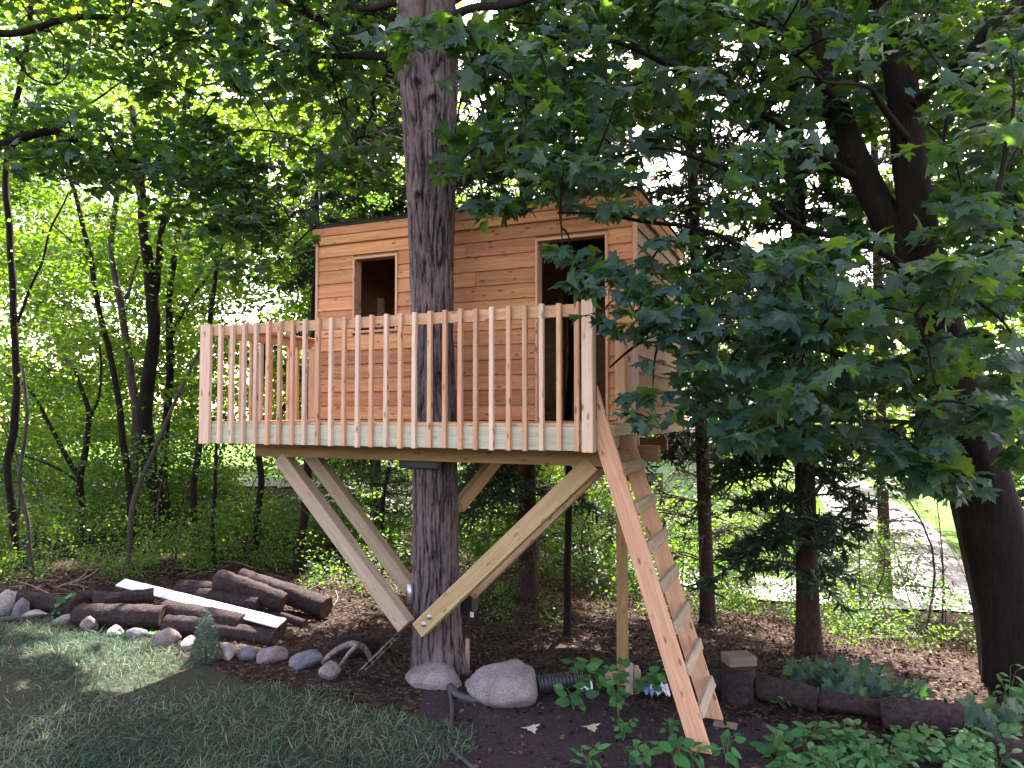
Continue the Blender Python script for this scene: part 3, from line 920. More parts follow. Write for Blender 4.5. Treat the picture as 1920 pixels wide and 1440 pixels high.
class Leaves:
    """a growing list of leaves: positions, normals, tips, sizes, tints"""
    def __init__(s):
        s.a = []
    def spray(s, c, rad, n, size, flat=0.28, face=(0, -0.35, 0.9), jit=0.45, droop=0.55, out=None, tint=(0, 1)):
        c = np.asarray(c, float)
        u = RNG.normal(size=(n, 3)); u /= np.linalg.norm(u, axis=1)[:, None]
        rr = rad * RNG.random((n, 1)) ** 0.45
        p = u * rr * np.array([1, 1, flat])
        nrm = np.array(face) + RNG.normal(size=(n, 3)) * jit
        rad_dir = p / (np.linalg.norm(p, axis=1)[:, None] + 1e-6)
        tip = rad_dir * np.array([1, 1, 0.2]) + (np.zeros(3) if out is None else np.array(out)) + np.array([0, 0, -droop]) + RNG.normal(size=(n, 3)) * 0.3
        sz = size * RNG.uniform(0.55, 1.25, n)
        base = RNG.uniform(*tint)
        tn = np.clip(base + RNG.normal(size=n) * 0.18, 0, 1)
        nrm = nrm + (RNG.random((n, 1)) < 0.3) * RNG.normal(size=(n, 3)) * 0.7
        s.a.append((c + p, nrm, tip, sz, tn))
    def get(s, cull=True):
        A = [np.concatenate([b[i] for b in s.a]) for i in range(5)]
        if cull:
            k = sunny(A[0]); A = [q[k] for q in A]
        return A
    def __len__(s):
        return len(s.a)

_leafmesh = {}
def leaf_objects(A, shapes, parent, mat, most=300, far=None):
    """the leaves that show largest become parts of their own, the rest one part of kind stuff"""
    pos, nrm, tip, sz, tn = A
    x, y, z = basis(nrm, tip)
    view = pos - np.array([0, 0, EYE])
    dist = np.linalg.norm(view, axis=1)
    facing = np.abs(np.sum(z * view, 1)) / dist
    # in the frame?
    px = 960 + FPX * pos[:, 0] / np.maximum(pos[:, 1], 0.1); py = 773 - FPX * (pos[:, 2] - EYE) / np.maximum(pos[:, 1], 0.1)
    inside = (px > -20) & (px < 1940) & (py > -20) & (py < 1460) & (pos[:, 1] > 0.5)
    score = np.where(inside, (sz / dist) ** 2 * (0.25 + facing), 0)
    order = np.argsort(-score)[:most]
    order = order[score[order] > 0]
    o0 = np.array(parent.matrix_basis.translation)
    for i in order:
        k = int(RNG.integers(0, len(shapes)))
        key = (id(shapes), k, mat.name)
        if key not in _leafmesh:
            V, F = shapes[k]
            _leafmesh[key] = mk_mesh('leaf', V, F, mat, True)
        o = bpy.data.objects.new('leaf', _leafmesh[key])
        m = Matrix((x[i], y[i], z[i])).transposed().to_4x4()
        o.matrix_basis = Matrix.Translation(Vector(pos[i] - o0)) @ m @ Matrix.Scale(float(sz[i]), 4)
        link(o, parent)
    rest = np.ones(len(pos), bool); rest[order] = False
    return [q[rest] for q in (pos, nrm, tip, sz, tn)]

def crown(A, shapes, parent, mat, name='foliage', kind='stuff'):
    gg = Geo()
    leaves(gg, shapes, *A)
    if gg.n == 0:
        return None
    o = obj(name, gg.mesh(name, mat, True, origin=parent.location if parent else (0, 0, 0)), parent)
    if kind:
        o['kind'] = kind
    return o

def wobble(path, amt, seed, scale=1.5):
    q = np.array(path, float)
    for i, p in enumerate(q):
        f = min(1.0, i / 3.0)
        v = Vector(p * scale) + Vector((seed * 7.3, 0, 0))
        q[i] = p + f * amt * np.array([mn.noise(v), mn.noise(v + Vector((0, 31.7, 0))), 0.3 * mn.noise(v + Vector((0, 0, 17.1)))])
    return q

def bark_disp(seed, amp=0.10, fr=3.0, fz=1.0):
    def f(a, i, p):
        v = Vector((math.cos(a) * fr, math.sin(a) * fr, p[2] * fz + seed * 3.1))
        return 1.0 + amp * mn.noise(v) + amp * 0.5 * mn.noise(v * 2.7)
    return f

def pxpath(pts, depth, ddepth=0.0):
    n = len(pts)
    return [np.array(P(x, y, depth + ddepth * i / max(1, n - 1))) for i, (x, y) in enumerate(pts)]

def limb(pts, r0, r1, k=8, n=24, seed=1, geo=None, amt=0.0, disp=None, flare=0.0):
    c = catmull(pts, n)
    if amt:
        c = wobble(c, amt, seed)
    t = np.linspace(0, 1, n)
    rad = r0 + (r1 - r0) * t ** 0.9
    if flare:
        rad = rad * (1 + flare * np.exp(-t * n / 2.2))
    return tube(c, rad, k, disp=disp, geo=geo, tint=0.5 + 0.25 * math.sin(seed))

# ------------------------------------------------------------------ the maple that carries the house
TC = tworld(TRUNK_S, TRUNK_D, -EYE); TC.z = 0
tz0 = gz(TC.x, TC.y)
maple = thing('maple_tree', 'big grey barked maple whose trunk rises through the tree house deck', 'tree', (TC.x, TC.y, tz0))
def build_main_trunk():
    k, n = 200, 640
    ztop = EYE + 3.75
    zz = np.linspace(tz0 - 0.15, ztop, n)
    rel = zz - EYE
    # radius and axis measured at several heights
    rr = np.interp(rel, [-2.7, -2.5, -2.3, -2.0, -1.2, -0.2, 0.8, 1.6, 2.2, 2.8, 3.3, 3.8], [0.30, 0.262, 0.235, 0.224, 0.214, 0.205, 0.196, 0.212, 0.232, 0.262, 0.285, 0.29])
    cx = np.interp(rel, [-2.7, -1.5, 0.0, 0.8, 1.6, 2.4, 3.2, 3.8], [0.045, 0.02, 0.0, -0.022, -0.035, -0.045, -0.068, -0.085])
    ang = np.linspace(0, 2 * math.pi, k, endpoint=False)
    ca, sa = np.cos(ang), np.sin(ang)
    V = np.zeros((n, k, 3)); T = np.zeros((n, k))
    cam_ang = math.atan2(-TC.y, -TC.x)
    groove = cam_ang - 0.22
    for i in range(n):
        w = float(np.interp(rel[i], [1.2, 2.4, 3.75], [0, 0.5, 1.0]))
        dg = np.angle(np.exp(1j * (ang - groove)))
        dg2 = np.angle(np.exp(1j * (ang - groove - math.pi)))
        base = rr[i] * (1 - 0.30 * w * np.exp(-(dg / (0.10 + 0.16 * w)) ** 2) - 0.22 * w * np.exp(-(dg2 / 0.3) ** 2))
        fl = math.exp(-(rel[i] + 2.62) * 4.0)
        base = base * (1 + 0.42 * fl * (0.5 + 0.5 * np.cos(ang * 5 + 0.8)) ** 1.5)
        for j in range(k):
            tw_ = 0.10 * mn.noise(Vector((ca[j] * 1.2, sa[j] * 1.2, zz[i] * 0.9)))
            a = ang[j] + tw_
            ca_, sa_ = math.cos(a), math.sin(a)
            r1 = min(1.0, abs(mn.noise(Vector((ca_ * 4.6, sa_ * 4.6, zz[i] * 2.1)))) * 3.6)
            r2 = min(1.0, abs(mn.noise(Vector((ca_ * 9.5, sa_ * 9.5, zz[i] * 4.4 + 9)))) * 3.2)
            r3 = mn.noise(Vector((ca_ * 22, sa_ * 22, zz[i] * 16)))
            h = 0.60 * r1 + 0.32 * r2 + 0.16 * r3
            T[i, j] = h
            V[i, j] = (ca[j], sa[j], 0)
            base[j] += 0.026 * (h - 0.6)
        V[i, :, 0] = ca * base + cx[i]; V[i, :, 1] = sa * base; V[i, :, 2] = zz[i] - tz0
    # burls and branch scars
    for dz, da, rad, hh in ((2.95, 0.13, 0.075, 0.055), (3.12, -0.42, 0.07, 0.035), (2.05, -0.50, 0.06, 0.035), (0.35, 0.3, 0.05, 0.015)):
        for i in np.where(np.abs(rel - dz) < 0.25)[0]:
            dgg = np.angle(np.exp(1j * (ang - cam_ang - da))) * rr[i]
            d = np.sqrt(dgg ** 2 + (rel[i] - dz) ** 2) / rad
            bump = hh * (np.exp(-d ** 2) - 0.9 * np.exp(-(d * 2.6) ** 2))
            V[i, :, 0] += ca * bump; V[i, :, 1] += sa * bump
            T[i] -= 0.9 * np.exp(-(d * 1.6) ** 2)
    idx = np.arange(n * k).reshape(n, k)
    a = idx[:-1]; b = idx[1:]
    Q = np.stack([a, np.roll(a, -1, 1), np.roll(b, -1, 1), b], -1).reshape(-1, 4)
    obj('trunk', mk_mesh('trunk', V.reshape(-1, 3), Q, M['bark'], True, {'tint': np.clip(0.05 + 0.95 * T.ravel(), 0, 1)}), maple)
build_main_trunk()
rng_path = lambda *p: [np.array(q, float) for q in p]
top = np.array([TC.x - 0.085, TC.y, EYE + 3.55])
gg = limb(rng_path(top + (-0.12, 0.0, -0.35), top + (-0.15, 0, 0.3), top + (-0.22, 0.1, 1.6), top + (-0.5, 0.3, 4.5)), 0.17, 0.10, 28, 60, 2, disp=bark_disp(2, 0.10, 5, 1.5))
obj('stem', gg.mesh('stem', M['bark'], True, maple.location), maple)
gg = limb(rng_path(top + (0.10, 0.0, -0.35), top + (0.12, 0, 0.3), top + (0.16, 0.1, 1.6), top + (0.5, 0.4, 4.8)), 0.185, 0.11, 28, 60, 3, disp=bark_disp(3, 0.10, 5, 1.5))
obj('stem', gg.mesh('stem', M['bark'], True, maple.location), maple)

def twigs_to(clusters, nodes, geo, r=0.012, seed=0):
    """thin limbs from the nearest branch node to each leaf cluster"""
    nodes = [np.array(n, float) for n in nodes]
    for i, c in enumerate(clusters):
        c = np.array(c, float)
        d = [np.linalg.norm(n - c) for n in nodes]
        j = int(np.argmin(d))
        a = nodes[j]
        if d[j] < 0.05:
            continue
        m = (a + c) / 2 + np.array([0, 0, 0.12 * d[j]]) + RNG.normal(size=3) * 0.05 * d[j]
        p = catmull([a, m, c], 8)
        tube(p, np.linspace(r * min(1.6, 0.6 + d[j]), 0.003, 8), 5, geo=geo, cap=False)
        nodes.append(m); nodes.append(c)

def clusters_px(poly, n, d0, d1):
    """random points inside a polygon of the view, each given a depth of its own"""
    poly = np.array(poly, float)
    lo, hi = poly.min(0), poly.max(0)
    out = []
    while len(out) < n:
        q = RNG.uniform(lo, hi)
        c = False; j = len(poly) - 1
        for i in range(len(poly)):
            if (poly[i, 1] > q[1]) != (poly[j, 1] > q[1]) and q[0] < (poly[j, 0] - poly[i, 0]) * (q[1] - poly[i, 1]) / (poly[j, 1] - poly[i, 1]) + poly[i, 0]:
                c = not c
            j = i
        if c:
            out.append(np.array(P(q[0], q[1], RNG.uniform(d0, d1))))
    return out

# limbs of the carrying maple that reach left and forward, and its leaves
main_l = Leaves(); main_cl = []
nodes = []
gl = Geo()
for pts, dep, dd, r0, r1 in (
    ([(745, 30), (690, 62), (650, 66), (590, 35), (520, -5), (430, -60)], 6.7, 0.9, 0.045, 0.02),
    ([(760, 112), (700, 108), (640, 107), (575, 100), (520, 92), (455, 60), (385, 15), (340, -30)], 6.7, 1.2, 0.040, 0.015),
    ([(740, 5), (690, 20), (640, 5), (600, -20)], 6.7, 0.5, 0.035, 0.02),
    ([(575, 102), (540, 118), (500, 132), (450, 126)], 7.4, 0.3, 0.016, 0.006),
    ([(455, 62), (448, 110), (432, 150)], 7.8, 0.1, 0.012, 0.005),
    ([(830, 40), (870, 20), (960, 10), (1060, -30)], 6.6, -1.2, 0.05, 0.02),
    ([(850, 130), (870, 150), (900, 190), (905, 300), (900, 400)], 6.4, -1.3, 0.022, 0.006),
    ([(800, 70), (780, 60), (745, 60), (715, 70)], 6.5, -0.9, 0.018, 0.006)):
    p = pxpath(pts, dep, dd)
    limb(p, r0, r1, 8, 36, len(pts) + r0 * 100, geo=gl, amt=0.06)
    nodes += [q for q in catmull(p, 12)]
for poly, n, d0, d1, rad, m, size, kw in (
    ([(715, 30), (870, 20), (960, 60), (960, 120), (860, 130), (740, 120), (700, 80)], 9, 5.0, 5.8, 0.22, 11, 0.15, {}),
    ([(850, 130), (1010, 110), (1010, 330), (930, 330), (860, 230)], 12, 5.0, 6.0, 0.28, 13, 0.15, {}),
    ([(838, 365), (960, 345), (955, 430), (900, 440), (845, 400)], 4, 5.2, 5.5, 0.16, 10, 0.145, {}),
    ([(845, 240), (960, 240), (960, 360), (840, 330)], 6, 5.4, 6.4, 0.24, 11, 0.14, {}),
    ([(330, -40), (740, -40), (735, 90), (600, 150), (420, 140), (330, 60)], 44, 6.8, 8.6, 0.42, 24, 0.13, dict(tint=(0.3, 1))),
    ([(420, 130), (720, 110), (740, 260), (640, 330), (480, 280)], 26, 7.0, 8.6, 0.40, 20, 0.125, dict(tint=(0.4, 1))),
    ([(620, 300), (740, 270), (745, 360), (640, 380)], 5, 7.6, 8.6, 0.3, 16, 0.12, {})):
    cl = clusters_px(poly, n, d0, d1)
    main_cl += cl
    for c in cl:
        main_l.spray(c, rad * RNG.uniform(0.7, 1.25), int(m * RNG.uniform(0.7, 1.3)), size, **kw)
twigs_to(main_cl, nodes, gl)
# the crown above the frame that shades house and lawn
high = []
while len(high) < 430:
    a = RNG.uniform(0, 2 * math.pi); q = math.sqrt(RNG.random())
    c = np.array([TC.x + 0.3 + 7.0 * q * math.cos(a), 10.6 + 4.6 * q * math.sin(a), 0.0])
    lo = max(4.6, 0.60 * c[1] + 0.6)
    c[2] = EYE + lo + abs(RNG.normal()) * 1.3
    high.append(c)
for c in high:
    main_l.spray(c, 0.8, 30, 0.19, flat=0.4)
for j in range(16):
    a = 2 * math.pi * j / 16
    st = top + np.array([0.15 * math.cos(a), 0.2, 0.6 + 0.22 * (j % 8)])
    limb(rng_path(st, st + (1.4 * math.cos(a), 1.1 * math.sin(a), 0.9), st + (3.2 * math.cos(a), 2.6 * math.sin(a), 1.8)), 0.06, 0.012, 7, 18, j, geo=gl, amt=0.15)
obj('branch', gl.mesh('branch', M['bark_dark'], True, maple.location), maple)['kind'] = 'stuff'
A = leaf_objects(main_l.get(), MAPLE_HI, maple, M['maple_leaf_one'], 300)
crown(A, MAPLE_LO, maple, M['maple_leaf'])

# ------------------------------------------------------------------ the dark maple at the right
rb0 = PG(1922, 1296)
rmaple = thing('maple_tree', 'dark leaning maple at the right whose low leafy branches screen the ladder top', 'tree', rb0)
def trunk_part(name, pts, r0, r1, parent, mat, k=18, n=60, seed=1, amp=0.08, flare=0.0, amt=0.0):
    c = catmull(pts, n)
    if amt:
        c = wobble(c, amt, seed)
    t = np.linspace(0, 1, n)
    seglen = np.concatenate([[0], np.cumsum(np.linalg.norm(np.diff(c, axis=0), axis=1))])
    rad = r0 + (r1 - r0) * seglen / seglen[-1]
    if flare:
        rad = rad * (1 + flare * np.exp(-seglen / (2.2 * r0)))
    f = bark_disp(seed, amp, 3.2, 1.6)
    gg = tube(c, rad, k, disp=f)
    return obj(name, gg.mesh(name, mat, True, parent.location), parent)
D = rb0.y
rp = [np.array(rb0) + (0, 0, -0.15)] + pxpath([(1898, 1150), (1864, 1000), (1826, 860), (1780, 700), (1742, 560)], D + 0.1, 0.1)
trunk_part('trunk', rp, 0.265, 0.225, rmaple, M['bark_dark'], 30, 90, 4, 0.10, 0.18)
trunk_part('stem', pxpath([(1748, 585), (1722, 420), (1705, 300), (1690, 150), (1650, -60), (1600, -300)], D + 0.15, 0.3), 0.17, 0.11, rmaple, M['bark_dark'], 20, 60, 5)
trunk_part('stem', pxpath([(1745, 580), (1690, 450), (1650, 390), (1590, 270), (1560, 180), (1525, 80), (1485, -30), (1420, -250)], D + 0.2, 0.9), 0.15, 0.10, rmaple, M['bark_dark'], 20, 60, 6)
gl = Geo(); nodes = []
for pts, dep, dd, r0, r1 in (
    ([(1715, 200), (1740, 170), (1790, 130), (1820, 90), (1850, 50), (1925, 0)], D, -0.4, 0.055, 0.05),
    ([(1790, 130), (1840, 160), (1880, 175)], D - .1, -0.2, 0.03, 0.015),
    ([(1800, 100), (1785, 160), (1780, 260)], D - .2, -0.1, 0.022, 0.012),
    ([(1700, 260), (1650, 180), (1620, 160), (1540, 150)], D, -0.8, 0.035, 0.012),
    ([(1770, 690), (1700, 640), (1600, 560), (1480, 520), (1330, 440), (1200, 410), (1050, 400)], D, -1.3, 0.045, 0.008),
    ([(1790, 760), (1700, 720), (1560, 660), (1400, 640), (1250, 620), (1150, 690)], D, -1.5, 0.045, 0.007),
    ([(1810, 850), (1740, 800), (1640, 790), (1520, 790), (1420, 830)], D, -1.2, 0.03, 0.006),
    ([(1830, 930), (1790, 900), (1740, 880), (1680, 870), (1600, 840)], D - .2, -1.0, 0.03, 0.006),
    ([(1600, 330), (1500, 260), (1400, 200), (1250, 120), (1080, 60), (960, 40)], D + .2, -0.8, 0.045, 0.01),
    ([(1560, 180), (1470, 60), (1350, 20), (1200, -20)], D + .3, -0.6, 0.04, 0.012),
    ([(1740, 560), (1640, 470), (1500, 420), (1380, 330), (1250, 280), (1120, 300)], D, -1.0, 0.04, 0.008),
    ([(1745, 640), (1830, 560), (1900, 520), (1980, 500)], D - .1, -0.8, 0.04, 0.015)):
    p = pxpath(pts, dep, dd)
    limb(p, r0, r1, 8, 36, len(pts) + r0 * 100, geo=gl, amt=0.08)
    nodes += [q for q in catmull(p, 16)]
r_l = Leaves(); r_cl = []
for poly, n, d0, d1, rad, m, size in (
    ([(1000, 395), (1100, 380), (1270, 390), (1300, 500), (1180, 560), (1100, 500), (1020, 450)], 14, 4.7, 5.3, 0.20, 11, 0.125),
    ([(1060, 500), (1140, 520), (1130, 620), (1070, 610)], 3, 4.6, 4.9, 0.13, 9, 0.125),
    ([(1160, 560), (1290, 540), (1300, 720), (1220, 720), (1150, 700), (1190, 620)], 9, 4.5, 5.0, 0.19, 12, 0.125),
    ([(1140, 690), (1280, 730), (1250, 800), (1170, 780)], 4, 4.4, 4.7, 0.13, 8, 0.13),
    ([(1270, 480), (1500, 450), (1500, 840), (1390, 850), (1300, 800), (1270, 700)], 43, 4.3, 6.0, 0.27, 15, 0.13),
    ([(1480, 420), (1760, 480), (1760, 900), (1640, 830), (1500, 840)], 50, 4.2, 6.0, 0.28, 15, 0.135),
    ([(1740, 380), (1960, 350), (1960, 900), (1900, 800), (1850, 850), (1760, 820)], 52, 4.0, 6.0, 0.28, 15, 0.135),
    ([(1640, 830), (1740, 820), (1880, 960), (1840, 950), (1740, 900)], 10, 4.2, 5.0, 0.18, 11, 0.13),
    ([(960, -40), (1280, -40), (1300, 230), (1180, 300), (1080, 330), (1000, 300), (960, 150)], 44, 4.8, 6.6, 0.30, 15, 0.14),
    ([(1000, 250), (1150, 280), (1200, 390), (1080, 400), (1000, 380)], 12, 5.0, 6.2, 0.24, 13, 0.135),
    ([(1280, -40), (1560, -40), (1560, 260), (1440, 330), (1300, 280)], 30, 4.8, 6.6, 0.30, 14, 0.14),
    ([(1330, 280), (1540, 250), (1620, 470), (1480, 460), (1380, 420)], 12, 4.8, 6.4, 0.26, 13, 0.135),
    ([(1540, -40), (1960, -40), (1960, 380), (1740, 420), (1620, 330), (1560, 200)], 76, 4.5, 7.0, 0.32, 15, 0.14)):
    cl = clusters_px(poly, n, d0, d1)
    cl = [c for c in cl if not (1500 < 960 + FPX * c[0] / c[1] < 1775 and 70 < 773 - FPX * (c[2] - EYE) / c[1] < 490 and RNG.random() < 0.88)]
    r_cl += cl
    for c in cl:
        r_l.spray(c, rad * RNG.uniform(0.7, 1.25), int(m * 1.25 * RNG.uniform(0.6, 1.3)), size * 0.90 * RNG.uniform(0.85, 1.15), flat=0.24, face=(-0.1, -0.34, 0.92), jit=0.48, droop=0.6)
twigs_to(r_cl, nodes, gl)
deep = Leaves()                             # the far side of the same crown
for poly, n, d0, d1, rad, m, size in (
    ([(960, -60), (1300, -60), (1280, 160), (1100, 330), (960, 340)], 60, 6.8, 9.0, 0.42, 22, 0.15),
    ([(1280, -60), (1980, -60), (1980, 300), (1760, 330), (1600, 230), (1480, 130)], 135, 6.8, 9.2, 0.45, 22, 0.15),
    ([(1300, 140), (1600, 180), (1700, 420), (1560, 460), (1420, 400)], 20, 6.8, 8.6, 0.36, 18, 0.145),
    ([(1740, 300), (1980, 300), (1980, 860), (1850, 800), (1760, 600)], 50, 6.6, 8.6, 0.42, 22, 0.15),
    ([(1300, 500), (1780, 450), (1780, 760), (1500, 800), (1340, 760)], 34, 6.4, 8.0, 0.40, 22, 0.145)):
    for c in clusters_px(poly, n, d0, d1):
        deep.spray(c, rad * RNG.uniform(0.7, 1.25), int(m * RNG.uniform(0.7, 1.3)), size, face=(-0.1, -0.4, 0.9), jit=0.45, droop=0.6)
crown(deep.get(), MAPLE_LO, rmaple, M['maple_leaf'], 'far_foliage')
for _ in range(110):                        # the part of the crown above the frame
    a = RNG.uniform(0, 2 * math.pi); q = 3.8 * math.sqrt(RNG.random())
    c = np.array([rb0.x - 0.5 + q * math.cos(a), rb0.y + 1.2 + q * math.sin(a), EYE + RNG.uniform(4.6, 8.5)])
    if c[2] - EYE > 0.62 * c[1] + 0.3:
        r_l.spray(c, 0.7, 28, 0.17, flat=0.4)
obj('branch', gl.mesh('branch', M['bark_dark'], True, rmaple.location), rmaple)['kind'] = 'stuff'
A = leaf_objects(r_l.get(), MAPLE_HI, rmaple, M['maple_leaf_one'], 300)
crown(A, MAPLE_HI, rmaple, M['maple_leaf'])
b2 = PG(1850, 1262)
sap = thing('young_tree', 'thin stem with one sunlit side standing close behind the dark leaning maple', 'tree', b2)
trunk_part('trunk', [np.array(b2) + (0, 0, -.1)] + pxpath([(1836, 1150), (1815, 1050), (1795, 960), (1770, 850), (1740, 700)], b2.y, 0.3), 0.055, 0.04, sap, M['bark_grey'], 10, 40, 8)

# ------------------------------------------------------------------ the overhanging maple at the left
lb = np.array([-7.4, 8.4, gz(-7.4, 8.4)])
lmaple = thing('maple_tree', 'maple beyond the left edge whose dark leafy limb overhangs the young trees', 'tree', lb)
trunk_part('trunk', rng_path(lb + (0, 0, -.1), lb + (0.1, 0, 2.2), lb + (0.0, 0.1, 5.0), lb + (0.3, 0.2, 9.0)), 0.24, 0.13, lmaple, M['bark_dark'], 20, 60, 9, 0.08, 0.3)
gl = Geo(); nodes = []
for pts, dep, dd, r0, r1 in (
    ([(-210, 330), (-60, 280), (0, 272), (60, 254), (108, 246), (150, 268), (200, 285), (280, 310), (380, 360), (480, 420)], 8.4, 0.3, 0.075, 0.012),
    ([(108, 246), (135, 220), (160, 195), (230, 150), (330, 100)], 8.5, 0.4, 0.02, 0.008),
    ([(-200, 120), (-60, 60), (40, 60), (160, 30), (320, 60), (460, 150), (520, 230)], 8.4, 0.5, 0.06, 0.012),
    ([(20, 95), (35, 120), (60, 148), (100, 155), (120, 130)], 8.2, 0.2, 0.02, 0.008),
    ([(280, 310), (380, 270), (470, 245), (560, 255), (640, 280)], 8.6, 0.4, 0.02, 0.006)):
    p = pxpath(pts, dep, dd)
    limb(p, r0, r1, 8, 44, len(pts) + r0 * 90, geo=gl, amt=0.08)
    nodes += [q for q in catmull(p, 20)]
l_l = Leaves(); l_cl = []
for poly, n, d0, d1, rad, m, size in (
    ([(0, 200), (130, 190), (260, 240), (420, 310), (560, 380), (560, 460), (430, 450), (250, 380), (120, 330), (0, 310)], 74, 7.6, 9.6, 0.42, 24, 0.12),
    ([(380, 290), (600, 300), (640, 400), (560, 480), (430, 420)], 30, 7.8, 9.6, 0.42, 24, 0.12),
    ([(150, -40), (400, -40), (470, 130), (430, 260), (300, 250), (180, 130)], 52, 7.8, 10.0, 0.45, 24, 0.12),
    ([(220, 240), (420, 250), (420, 340), (300, 330)], 18, 7.8, 9.6, 0.42, 22, 0.12),
    ([(0, -40), (180, -40), (200, 120), (60, 180), (0, 150)], 22, 8.0, 10.5, 0.45, 20, 0.12),
    ([(560, 230), (700, 240), (700, 340), (600, 380)], 9, 8.2, 10, 0.36, 18, 0.115),
    ([(330, 380), (520, 420), (560, 520), (440, 530), (340, 470)], 20, 8.4, 10.2, 0.4, 20, 0.115)):
    cl = clusters_px(poly, n, d0, d1)
    l_cl += cl
    for c in cl:
        l_l.spray(c, rad * RNG.uniform(0.7, 1.25), int(m * RNG.uniform(0.7, 1.3)), size, flat=0.22, face=(0.0, -0.15, 1.0), jit=0.36, droop=0.35)
twigs_to(l_cl, nodes, gl)
for _ in range(70):
    a = RNG.uniform(0, 2 * math.pi); q = 3.6 * math.sqrt(RNG.random())
    c = np.array([lb[0] + 1.4 + q * math.cos(a), lb[1] + 0.8 + q * math.sin(a), EYE + RNG.uniform(5.4, 8.5)])
    if c[2] - EYE > 0.62 * c[1] + 0.2:
        l_l.spray(c, 0.7, 26, 0.16, flat=0.4)
obj('branch', gl.mesh('branch', M['bark_dark'], True, lmaple.location), lmaple)['kind'] = 'stuff'
A = leaf_objects(l_l.get(), MAPLE_HI, lmaple, M['maple_leaf_one'], 300)
crown(A, MAPLE_LO, lmaple, M['maple_leaf'])

# ------------------------------------------------------------------ young trees and woodland behind
def small_tree(name, label, pts, w0, w1, mat, extra=(), top_leaves=None, group=None, base=None, lean=0.0):
    """pts: points of the view from the foot upwards; the foot stands on the ground"""
    b = PG(*pts[0])
    dep = b.y
    t = thing(name, label, 'tree', b, group)
    k = dep / FPX / 2
    path = [np.array(b) + (0, 0, -0.12)] + pxpath(pts[1:], dep, lean)
    trunk_part('trunk', path, w0 * k, w1 * k, t, mat, 12, 48, len(pts) + w0, 0.10, 0.35, 0.03)
    for q in extra:
        pp, a, c = q
        trunk_part('branch', pxpath(pp, dep + 0.02, 0.3), a * k, c * k, t, mat, 8, 24, a + c, 0.06, 0, 0.04)
    if top_leaves:
        A = Leaves()
        for poly, n, rad, m, size in top_leaves:
            for c in clusters_px(poly, n, dep - 1.0, dep + 1.2):
                A.spray(c, rad * RNG.uniform(0.7, 1.3), int(m * RNG.uniform(0.7, 1.3)), size, flat=0.3, face=(0, -0.1, 1.0), jit=0.45, droop=0.4)
        crown(A.get(), KITE, t, M['leaf_mid'], 'crown')
    return t
small_tree('young_tree', 'slim dark young tree curving up nearest the left edge', [(50, 1068), (33, 1020), (23, 968), (16, 871), (25, 801), (31, 716), (27, 618), (23, 520), (16, 420), (10, 300), (30, 190), (48, 100), (60, -40)], 15, 9, M['bark_dark'],
    [([(27, 618), (50, 560), (75, 500), (95, 430), (130, 360)], 6, 3)], [([(0, 560), (120, 540), (150, 700), (40, 760), (0, 760)], 12, 0.4, 22, 0.075), ([(0, 380), (150, 380), (180, 560), (0, 560)], 12, 0.5, 26, 0.08)])
small_tree('young_tree', 'thin pale sapling leaning against the slim dark tree at the left', [(66, 1095), (52, 988), (38, 910), (42, 850), (52, 770), (44, 690)], 9, 5, M['bark_grey'])
small_tree('young_tree', 'low forked tree with diagonal boughs between the left saplings', [(152, 1016), (152, 949), (150, 891), (163, 830), (166, 778), (156, 735), (140, 690)], 17, 6, M['bark_dark'],
    [([(149, 895), (120, 850), (95, 800), (75, 760), (50, 725), (10, 700)], 10, 4), ([(166, 790), (185, 745), (190, 700), (186, 640)], 6, 3), ([(150, 905), (110, 880), (60, 860), (20, 850)], 6, 3)],
    [([(60, 700), (220, 690), (260, 900), (100, 920), (40, 820)], 26, 0.5, 24, 0.09)])
small_tree('young_tree', 'crooked sapling sweeping right beside the upper end of the white board', [(233, 1086), (243, 1027), (249, 949), (268, 890), (296, 832), (323, 762), (350, 700), (385, 640)], 11, 5, M['bark_grey'],
    [([(323, 762), (345, 735), (368, 725)], 4, 2)], [([(250, 850), (420, 640), (420, 760), (300, 900)], 10, 0.35, 20, 0.08)])
small_tree('twin_trunk_tree', 'twin trunked dark tree with swollen wavy foot standing among the left saplings', [(306, 1010), (305, 968), (294, 922), (280, 883), (275, 813), (271, 774), (279, 716), (288, 638), (286, 575), (270, 440), (262, 330), (250, 200)], 32, 12, M['bark_dark'],
    [([(286, 575), (292, 530), (298, 480), (310, 400), (330, 300), (350, 180)], 15, 8)], [([(180, 300), (420, 300), (420, 500), (200, 480)], 20, 0.7, 30, 0.12)])
small_tree('young_tree', 'straight dark trunk directly right of the twin trunked tree', [(316, 990), (307, 891), (311, 813), (319, 696), (317, 599), (319, 538), (327, 480), (345, 400), (390, 300)], 17, 9, M['bark_dark'],
    [([(316, 640), (340, 590), (370, 545), (400, 505), (425, 470)], 8, 4)])
small_tree('young_tree', 'dark slender tree leaning left across the gap left of the twin trunked tree', [(249, 1022), (243, 940), (241, 891), (233, 832), (218, 727), (202, 649), (183, 560), (172, 495), (150, 400), (120, 300), (95, 200)], 13, 7, M['bark_dark'],
    [([(172, 495), (150, 470), (120, 440), (80, 405)], 5, 2)], [([(100, 380), (260, 380), (260, 600), (140, 600)], 14, 0.6, 26, 0.1)])
small_tree('young_tree', 'grey barked curving tree behind the crooked sapling', [(252, 1005), (250, 930), (253, 852), (253, 754), (241, 677), (229, 599), (220, 538), (209, 465), (213, 413), (222, 330)], 17, 10, M['bark_grey'],
    [([(235, 560), (248, 520), (262, 480)], 7, 4)])
